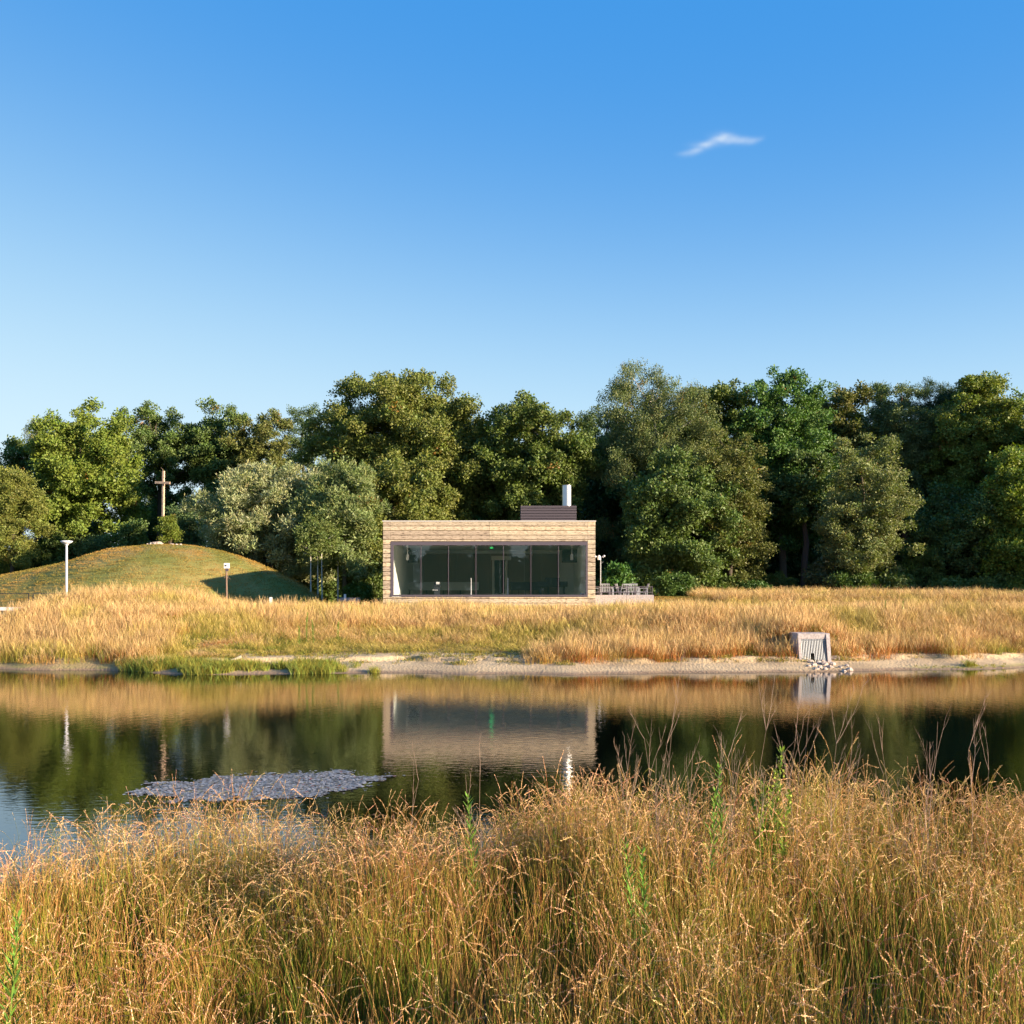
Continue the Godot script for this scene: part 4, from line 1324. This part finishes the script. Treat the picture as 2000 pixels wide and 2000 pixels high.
func meadow_zone(x: float, d: float) -> Vector3:
	# (share of tufts kept, height, kind: 0 straw, 1 rust, 2 yellow green, 3 green)
	var t := d - far_shore(x)
	x += noise_b.get_noise_2d(x * 2.0 - 15.0, d * 2.0) * 5.0
	var nz := noise_b.get_noise_2d(x * 1.5 + 40.0, d * 1.5)
	var nz2 := noise_a.get_noise_2d(x * 3.0 - 70.0, d * 4.0)
	var wide := smoothstep(-14.0, -10.5, x) * smoothstep(4.5, -0.5, x)
	var kind := 0.0
	var h := 1.0 + nz * 0.55
	var keep := 1.0
	var start := lerpf(2.1, 3.4, wide) + noise_b.get_noise_2d(x * 3.0, 12.0) * 0.9
	if x < -11.5: start = 0.5 + noise_b.get_noise_2d(x * 3.0, 12.0) * 0.5
	if t < start: return Vector3.ZERO
	if wide > 0.3 and t < 8.5:
		h *= lerpf(0.26, 0.8, smoothstep(start, 8.5, t + nz * 2.0))
		kind = 2.0 if nz2 > -0.15 else (3.0 if nz > 0.0 else 0.0)
		keep = smoothstep(start - 0.3, start + 1.2, t)
	elif nz2 > 0.2: kind = 1.0
	elif nz2 < -0.16: kind = 2.0
	if x < -17.0 and t > 2.5 + nz and t < 4.5 and nz < 0.1: kind = 3.0
	if absf(x + 9.5) < 3.0 and t > 3.0 and t < 6.0: kind = 3.0 if nz > 0.0 else (1.0 if nz < -0.15 else 2.0)
	if t < 4.5 and x > 2.0: kind = 1.0 if nz > 0.02 else kind
	return Vector3(keep, h, kind)

func make_meadow() -> void:
	var root := thing("meadow_grass", "golden dry grass covering the far bank up to the pavilion", "grass", Vector3.ZERO, "", "stuff")
	var meshes := [meadow_tuft(36, 0.34, 14, 0), meadow_tuft(34, 0.32, 14, 1), meadow_tuft(32, 0.34, 16, 2), green_tuft(34, 0.5), meadow_tuft(38, 0.38, 12, 0)]
	var sets := []
	for k in 5: sets.append(Copies.new())
	var d := 35.0
	while d < 80.0:
		var gap := 0.235 if d < 46.0 else (0.28 if d < 60.0 else 0.36)
		var x := -0.54 * d - 1.5
		while x < 0.54 * d + 1.5:
			var qx := x + rr(-0.5, 0.5) * gap
			var qd := d + rr(-0.5, 0.5) * gap
			x += gap
			if is_lawn(qx, qd): continue
			if qx > PX0 - 0.15 and qx < 8.5 and qd > PZ - 0.12: continue
			if qd > 64.0 and qx < 11.5: continue
			if qd > 75.5: continue
			if absf(qx - 10.95) < 0.68 and qd < 38.2: continue      # the outfall
			var z := meadow_zone(qx, qd)
			if z.x <= 0.0 or rng.randf() > z.x: continue
			var k := int(z.z)
			if k == 0 and rng.randf() < 0.5: k = 4
			if k == 3 and rng.randf() < 0.45: k = 2
			if rng.randf() < 0.05: k = 3
			var s := rr(0.52, 1.12) * z.y
			var w := rr(0.85, 1.2)
			if qx < -21.3: s *= 0.62
			if qd > 50.0: s *= lerpf(0.86, 0.52, smoothstep(-4.0, 1.0, qx) * smoothstep(62.0, 58.0, qd))
			if qd > 60.0: w *= 1.25
			var b := Basis(Vector3.UP, rr(0, TAU)).scaled(Vector3(w, s, w))
			var v := rr(0.8, 1.2)
			sets[k].add(b, Vector3(qx, ground_height(qx, qd), -qd), Color(v, v * rr(0.92, 1.06), v * rr(0.85, 1.1)))
		d += gap
	for k in 5: scatter(root, "tufts", meshes[k], M.grass, sets[k])
	# fresh green sedge at the water's edge
	var sedge := thing("shore_sedge", "fresh green sedge growing along the water's edge", "grass", Vector3.ZERO, "", "stuff")
	var sm := [green_tuft(26, 0.40), green_tuft(22, 0.32)]
	var ss := [Copies.new(), Copies.new()]
	for i in 1100:
		var px := rr(215, 690)
		var dd0 := 33.2
		var xx := (px - 1000.0) / F * 34.6
		dd0 = far_shore(xx) + rr(-0.12, 1.5) * (0.5 + 0.5 * noise_b.get_noise_2d(xx * 4.0, 1.0) + 0.4)
		var thin := noise_b.get_noise_2d(xx * 5.0, 33.0)
		if thin < -0.02 - 0.3 * (dd0 - far_shore(xx)) or px > 640 and rng.randf() < 0.7: continue
		var s := rr(0.6, 1.15) * (1.0 if px < 640 else 0.8)
		var v := rr(0.85, 1.25)
		ss[i % 2].add(Basis(Vector3.UP, rr(0, TAU)).scaled(Vector3(s, s, s)), Vector3(xx, maxf(ground_height(xx, dd0), -0.05), -dd0), Color(v * rr(0.9, 1.25), v, v))
	for e in [[733.0, 0.10, 8], [1942.0, 0.5, 9], [1895.0, 0.35, 12], [1975.0, 0.3, 14], [1990.0, 0.6, 8], [1860.0, 0.4, 6]]:
		for k in e[2]:
			var xx: float = (e[0] - 1000.0) / F * 35.0 + rr(-0.25, 0.25) * (3.0 if e[0] > 1850.0 and e[0] != 1942.0 else 0.6)
			var dd: float = far_shore(xx) + e[1] + rr(-0.2, 0.2)
			var s := rr(0.5, 0.8) if (e[0] == 733.0 or e[0] == 1942.0) else rr(0.15, 0.3)
			ss[0].add(Basis(Vector3.UP, rr(0, TAU)).scaled(Vector3(s, s, s)), Vector3(xx, ground_height(xx, dd), -dd), Color(1.35, 1.15, 0.9))
	for k in 2: scatter(sedge, "tufts", sm[k], M.grass, ss[k])
	# creeping plants on the beach
	var creep := thing("beach_plants", "low weeds creeping over the dry upper sand", "weeds", Vector3.ZERO, "", "stuff")
	var low := [leaf_clump(22, 0.16, 0.09, 0.05, 0.6), green_tuft(16, 0.22)]
	var cs := [Copies.new(), Copies.new()]
	for i in 2600:
		var xx := rr(-18.0, 19.0)
		var t := rr(1.6, 4.2)
		var dd := far_shore(xx) + t
		if noise_b.get_noise_2d(xx * 5.0, dd * 6.0) < 0.24 - 0.1 * t: continue
		var s := rr(0.4, 1.1)
		var v := rr(0.8, 1.2)
		var c := Color(0.22, 0.20, 0.05) * v if i % 2 == 0 else Color(1.2, 0.95, 0.8) * v
		cs[i % 2].add(Basis(Vector3.UP, rr(0, TAU)).scaled(Vector3(s, s * 0.8, s)), Vector3(xx, ground_height(xx, dd), -dd), c)
	for k in 2: scatter(creep, "tufts", low[k], M.grass, cs[k])
	# tall green weeds standing out of the far grass
	for e in [[598, 1196, 40.5, 1.35], [612, 1210, 40.0, 1.1], [660, 1214, 40.6, 1.1], [585, 1222, 39.8, 0.9], [1729, 1186, 45.0, 1.1], [1762, 1190, 45.0, 1.0]]:
		var g := on_ground(e[0], e[2])
		weed("tall_weed", "tall green weed sticking up out of the far bank grass", g, maxf(P(e[0], e[1], e[2]).y - g.y, 0.8), 2.2, "tall weeds on the far bank")
	# short mown grass roughening the lawn's edge
	var lawn := thing("lawn_grass", "short mown grass on the mound and lawn", "grass", Vector3.ZERO, "", "stuff")
	var lm := green_tuft(18, 0.09)
	var ls := Copies.new()
	for i in 26000:
		var dd := rr(54.0, 74.0)
		var xx := rr(-37.0, 12.4)
		if not is_lawn(xx, dd) or absf(xx) > 0.53 * dd: continue
		if xx > PX0 - 0.3 and xx < 8.6: continue
		var dry := clampf(0.45 + noise_b.get_noise_2d(xx * 2.0 + 300.0, dd * 2.0) * 1.6 + rr(-0.25, 0.25), 0.0, 1.0)
		var c := Color(0.85, 0.75, 0.9).lerp(Color(1.6, 1.0, 1.6), dry)
		ls.add(Basis(Vector3.UP, rr(0, TAU)).scaled(Vector3(1.3, rr(0.6, 1.1), 1.3)), Vector3(xx, ground_height(xx, dd), -dd), c)
	scatter(lawn, "tufts", lm, M.grass, ls)

# ---------------------------------------------------------------- near bank
func weed(called: String, label: String, at: Vector3, h: float, thick: float, group := "") -> void:
	var root := thing(called, label, "weed", at - Vector3(0, 0.03, 0), group)
	var mb := MB.new()
	var lean := Vector3(rr(-0.06, 0.06), 0, rr(-0.05, 0.05))
	var pts := []
	var rad := []
	for i in 7:
		var t := i / 6.0
		pts.append(Vector3(lean.x * t * t, t, lean.z * t * t) * h)
		rad.append(0.0045 * thick * (1.0 - 0.7 * t))
	mb.tube(pts, rad, 5, Color(0.16, 0.24, 0.04))
	part(root, "stem", mb.mesh(), M.grass)
	var lf := MB.new()
	var n := int(78 * h)
	for i in n:
		var t := pow(lerpf(0.12, 1.0, i / float(n)), 0.75)
		var f := t * 6.0
		var p: Vector3 = pts[mini(int(f), 5)].lerp(pts[mini(int(f) + 1, 6)], f - mini(int(f), 5))
		var a := i * 2.4 + rr(-0.3, 0.3)
		var up := lerpf(0.55, 1.3, t)
		var dir := Vector3(cos(a), up, sin(a)).normalized()
		var k := rr(0.75, 1.3)
		leaf(lf, p, dir, Vector3.UP, (0.085 if t < 0.8 else 0.05) * (0.7 + 0.3 * thick) * rr(0.8, 1.4), 0.013 * (0.6 + 0.4 * thick), Color(0.145 * k, 0.27 * k, 0.035 * k))
	part(root, "leaves", lf.mesh(), M.grass)

func goldenrod(called: String, label: String, at: Vector3, h: float, group := "") -> void:
	var root := thing(called, label, "weed", at - Vector3(0, 0.03, 0), group)
	var st := MB.new()
	var lf := MB.new()
	for s in 11:
		var a := rr(0, TAU)
		var out := rr(0.02, 0.15)
		var hh := h * rr(0.6, 1.0) if s > 0 else h
		var tip := Vector3(cos(a) * out, hh, sin(a) * out * 0.7)
		st.tube([Vector3(cos(a) * 0.02, 0, sin(a) * 0.02), tip * 0.5, tip], [0.004, 0.003, 0.0015], 5, Color(0.16, 0.25, 0.04))
		for i in 80:
			var t := pow(rng.randf(), 0.6)
			var p := tip * t
			var b := rr(0, TAU)
			var k := rr(0.75, 1.3)
			var wide := 0.06 + 0.06 * (1.0 - t)
			leaf(lf, p, Vector3(cos(b), 1.1, sin(b)).normalized(), Vector3.UP, wide * rr(0.6, 1.1), 0.014, Color(0.19 * k, 0.30 * k, 0.035 * k))
		for i in 46:
			var t := rr(0.55, 1.0)
			var b := rr(0, TAU)
			var r := 0.06 * (1.25 - t)
			var p := tip * t + Vector3(cos(b) * r, rr(-0.01, 0.03), sin(b) * r)
			leaf(lf, p, rand_dir(), rand_dir(), 0.02, 0.015, Color(0.36, 0.44, 0.06) * rr(0.8, 1.2))
	part(root, "stems", st.mesh(), M.grass)
	part(root, "leaves", lf.mesh(), M.grass)

func twig(mb: MB, a: Vector3, dir: Vector3, length: float, r: float, depth: int, col: Color) -> void:
	var pts := [a]
	var rad := [r]
	var dd := dir
	for i in 6:
		dd = (dd + rand_dir() * 0.09 + Vector3.UP * 0.04).normalized()
		pts.append(pts[i] + dd * length / 6.0)
		rad.append(r * (1.0 - 0.12 * (i + 1)))
	mb.tube(pts, rad, 5, col)
	if depth <= 0: return
	for i in rng.randi_range(4, 7):
		var k := rng.randi_range(2, 6)
		var t: Vector3 = (pts[k] - pts[k - 1]).normalized()
		var out := rand_dir()
		out.y = absf(out.y) * 0.4
		twig(mb, pts[k], (t + out * 0.55).normalized(), length * rr(0.14, 0.30), r * 0.6, depth - 1, col)

func stem(mb: MB, base: Vector3, az: float, lean: float, bend: float, h: float, r: float, col: Color, hcol: Color, hl: float) -> void:
	var dir := Vector3(cos(az), 0, sin(az))
	var wob := Vector3(-dir.z, 0, dir.x) * rr(-0.12, 0.12)
	var pts := [base]
	var rad := [r]
	var seg := 11
	for i in seg:
		var t := (i + 1.0) / seg
		var a := lean + bend * pow(t, 5.0)
		pts.append(pts[i] + (Vector3.UP * cos(a) + dir * sin(a) + wob * t).normalized() * h / seg)
		rad.append(r * (1.0 - 0.55 * t))
	mb.tube(pts, rad, 3, col)
	# seed head: spikelets to both sides of the arching tip
	var n := int(hl / 0.0065)
	for i in n:
		var s := 1.0 - hl / h * (1.0 - i / float(n))
		var f := s * seg
		var j := mini(int(f), seg - 1)
		var p: Vector3 = pts[j].lerp(pts[j + 1], f - j)
		var t: Vector3 = (pts[j + 1] - pts[j]).normalized()
		var o := t.cross(Vector3(-dir.z, 0.35, dir.x)).normalized() * (1.0 if i % 2 == 0 else -1.0)
		var k := rr(0.8, 1.2)
		leaf(mb, p, (t + o * 0.30 + rand_dir() * 0.1).normalized(), rand_dir(), rr(0.010, 0.0145), 0.0038, Color(hcol.r * k, hcol.g * k, hcol.b * k))

func near_tuft(heads: int, stalks: int, leaves: int, radius: float, greenish: float, fat: float) -> ArrayMesh:
	var mb := MB.new()
	for i in heads + stalks:
		var a := rr(0, TAU)
		var r := radius * sqrt(rng.randf())
		var k := rr(0.7, 1.2)
		var sc := Color(0.55, 0.31, 0.09) * k
		var u := rng.randf()
		if u < 0.25: sc = Color(0.36, 0.125, 0.04) * k
		elif u < 0.25 + greenish * 0.4: sc = Color(0.30, 0.28, 0.035) * k
		var hc := Color(0.80, 0.50, 0.27) * k
		if rng.randf() < 0.2: hc = Color(0.55, 0.30, 0.20) * k
		if i < heads:
			stem(mb, Vector3(cos(a) * r, -0.03, sin(a) * r), rr(0, TAU), rr(0.0, 0.10), rr(0.3, 2.2), rr(0.74, 1.08), 0.0014 * fat, sc, hc, rr(0.09, 0.16))
		else:
			stem(mb, Vector3(cos(a) * r, -0.03, sin(a) * r), rr(0, TAU), rr(0.0, 0.12), rr(0.0, 0.5), rr(0.45, 0.9), 0.0012 * fat, sc, hc, 0.0)
	for i in leaves:
		var a := rr(0, TAU)
		var r := radius * sqrt(rng.randf())
		var k := rr(0.65, 1.3)
		var lc := Color(0.46, 0.28, 0.07) * k
		if rng.randf() < greenish: lc = Color(0.16 * rr(0.6, 1.7), 0.225, 0.02) * k
		elif rng.randf() < 0.3: lc = Color(0.28, 0.095, 0.03) * k
		ribbon(mb, Vector3(cos(a) * r, -0.03, sin(a) * r), rr(0, TAU), rr(0.01, 0.13), rr(0.02, 0.45), rr(0.3, 0.78), 0.0045 * fat, 6, lc)
	return mb.mesh()

func make_near_bank() -> void:
	var root := thing("near_bank_grass", "tall dry grass with drooping seed heads on the near bank", "grass", Vector3.ZERO, "", "stuff")
	var meshes := []
	for k in 3: meshes.append(near_tuft(5, 10, 36, 0.13, 0.76, 1.25))
	for k in 3: meshes.append(near_tuft(7, 9, 30, 0.15, 0.62, 1.35))
	var sets := []
	for k in meshes.size(): sets.append(Copies.new())
	var d := 2.7
	while d < 12.6:
		var gap := 0.125 if d < 6.0 else 0.14
		var x := -0.56 * d - 0.5
		while x < 0.56 * d + 0.5:
			var qx := x + rr(-0.6, 0.6) * gap
			var qd := d + rr(-0.6, 0.6) * gap
			x += gap
			var t := near_shore(qx) - qd
			if t < -0.1: continue
			var thin := noise_b.get_noise_2d(qx * 4.0, qd * 4.0 + 500.0)
			if t < 1.2 and rng.randf() > 0.45 + t * 0.4: continue
			if rng.randf() < smoothstep(0.0, -0.3, thin) * 0.85: continue
			var hgt := 0.96 + 0.55 * noise_b.get_noise_2d(qx * 2.2, qd * 2.2 - 90.0) + 0.012 * qx
			if qd < 4.0: hgt *= lerpf(0.7, 1.0, clampf((qd - 2.7) / 1.3, 0.0, 1.0))
			var g := noise_a.get_noise_2d(qx * 9.0 + 20.0, qd * 9.0)
			var k := rng.randi() % 3 + (3 if qd > 6.2 else 0)
			var s := hgt * rr(0.85, 1.12)
			var b := Basis.from_euler(Vector3(rr(-0.08, 0.08), rr(0, TAU), rr(-0.08, 0.08))).scaled(Vector3(1, s, 1))
			var v := rr(0.82, 1.18)
			sets[k].add(b, Vector3(qx, ground_height(qx, qd), -qd), Color(v * (1.0 - 0.18 * g), v * (1.0 + 0.06 * g), v * (1.0 - 0.2 * g)))
		d += gap
	for k in meshes.size(): scatter(root, "tufts", meshes[k], M.grass, sets[k])
	# green weeds standing in it
	var weeds := [[930, 1545, 6.6, "bright green weed rising among the seed heads before the dark water"], [1384, 1532, 6.4, "short green weed spike beside the taller feathery one"], [1415, 1492, 6.5, "taller feathery green weed spike with a nodding tip"], [1242, 1636, 5.8, "green weed half buried in the dry grass"], [1262, 1652, 5.7, "small green weed leaning against its neighbour in the dry grass"], [10, 1775, 4.5, "tall vivid green weed at the very end of the bank"]]
	for e in weeds:
		var g := on_ground(e[0], e[2])
		weed("green_weed", e[3], g, P(e[0], e[1], e[2]).y - g.y, 1.05, "green weeds on the near bank")
	var gg := on_ground(1502, 6.7)
	goldenrod("goldenrod", "bushy yellow-green goldenrod standing above the dry grass", gg, P(1500, 1455, 6.7).y - gg.y)
	# bare dead stalks
	var stalks := [[1290, 1392, 6.9], [1275, 1470, 6.6], [1325, 1455, 6.8], [1385, 1440, 6.7], [1408, 1405, 6.9], [1470, 1450, 6.8], [1520, 1420, 6.9], [1545, 1440, 6.7], [1572, 1410, 7.0], [1590, 1440, 6.8], [1625, 1445, 6.8], [1770, 1450, 6.9], [1808, 1395, 7.0], [1845, 1432, 7.1], [1895, 1460, 6.9], [940, 1490, 7.0], [950, 1505, 6.9], [792, 1512, 6.9], [1240, 1480, 6.8], [1205, 1515, 6.6], [1305, 1430, 7.0], [1340, 1480, 6.6], [1360, 1470, 6.9], [1440, 1470, 6.9], [1490, 1475, 6.6], [1560, 1470, 6.6], [1610, 1480, 6.9], [1640, 1490, 6.7], [1750, 1490, 6.8], [1785, 1440, 7.0], [1830, 1470, 6.8], [1915, 1490, 7.1], [1265, 1430, 7.0]]
	for e in stalks:
		var g := on_ground(e[0], e[2])
		var h: float = P(e[0], e[1], e[2]).y - g.y
		var st := thing("dead_stalk", "bare branching dead weed stalk rising above the near grass", "stalk", g - Vector3(0, 0.03, 0), "dead weed stalks on the near bank")
		var mb := MB.new()
		twig(mb, Vector3.ZERO, Vector3(rr(-0.1, 0.1), 1, rr(-0.08, 0.08)).normalized(), h, 0.0026, 2, Color(0.36, 0.24, 0.17) * rr(0.7, 1.1))
		part(st, "twigs", mb.mesh(), M.plain)

# ---------------------------------------------------------------- floating leaves, driftwood
func make_pond_things() -> void:
	var outline := PackedVector2Array()
	for e in [[262, 1546], [300, 1531], [370, 1525], [440, 1517], [530, 1515], [600, 1510], [640, 1507], [700, 1513], [765, 1518], [745, 1525], [690, 1539], [640, 1549], [600, 1556], [540, 1560], [480, 1563], [400, 1563], [330, 1561], [285, 1556]]:
		var d: float = EYE * F / (e[1] - HOR)
		outline.append(Vector2((e[0] - 1000.0) / F * d, d))
	var mb := MB.new()
	for k in 7:
		var a := TAU * k / 8.0
		var b := TAU * (k + 1) / 8.0
		mb.flat(Vector3(0, 0.004, 0), Vector3(cos(b), 0.01 * sin(3 * b), sin(b) * 0.8), Vector3(cos(a), 0.01 * sin(3 * a), sin(a) * 0.8))
	var pad := mb.mesh()
	var pm := mat(Color.WHITE, 0.42)
	pm.vertex_color_use_as_albedo = true
	var k := Copies.new()
	for i in 30000:
		var p := Vector2(rr(-5.4, -1.5), rr(13.3, 16.2))
		var q := p + Vector2(noise_c.get_noise_2d(p.x * 2.0, p.y * 2.0), noise_c.get_noise_2d(p.x * 2.0 + 50.0, p.y * 2.0)) * 0.4
		if not Geometry2D.is_point_in_polygon(q, outline):
			if rng.randf() > 0.12: continue
			if not Geometry2D.is_point_in_polygon(q + Vector2(rr(-0.3, 0.3), rr(-0.25, 0.25)), outline): continue
		var s := rr(0.012, 0.034)
		var c := Color(0.235, 0.222, 0.225) * rr(0.35, 1.5)
		var u := rng.randf()
		if u < 0.02: c = Color(0.30, 0.10, 0.06)
		elif u < 0.05: c = Color(0.28, 0.22, 0.07)
		k.add(Basis.from_euler(Vector3(rr(-0.16, 0.16), rr(0, TAU), rr(-0.16, 0.16))).scaled(Vector3(s, s, s)), Vector3(p.x, rr(0.003, 0.012), -p.y), c)
	var pads := scatter(self, "floating_leaves", pad, pm, k)
	tag(pads, "raft of small purplish grey leaves floating on the pond", "water plants", "", "stuff")
	# fallen plank in the sedge
	var a := on_ground(424, 36.0)
	var g := thing("driftwood_plank", "bleached plank lying aslant in the green shore sedge", "plank", Vector3(P(445, 1284, 35.8).x, ground_height(a.x, 35.8) + 0.12, -35.8))
	var b := box(g, "plank", Vector3(-0.5, -0.04, -0.09), Vector3(0.5, 0.04, 0.09), M.boards[1])
	b.rotation = Vector3(0.0, 0.35, 0.38)
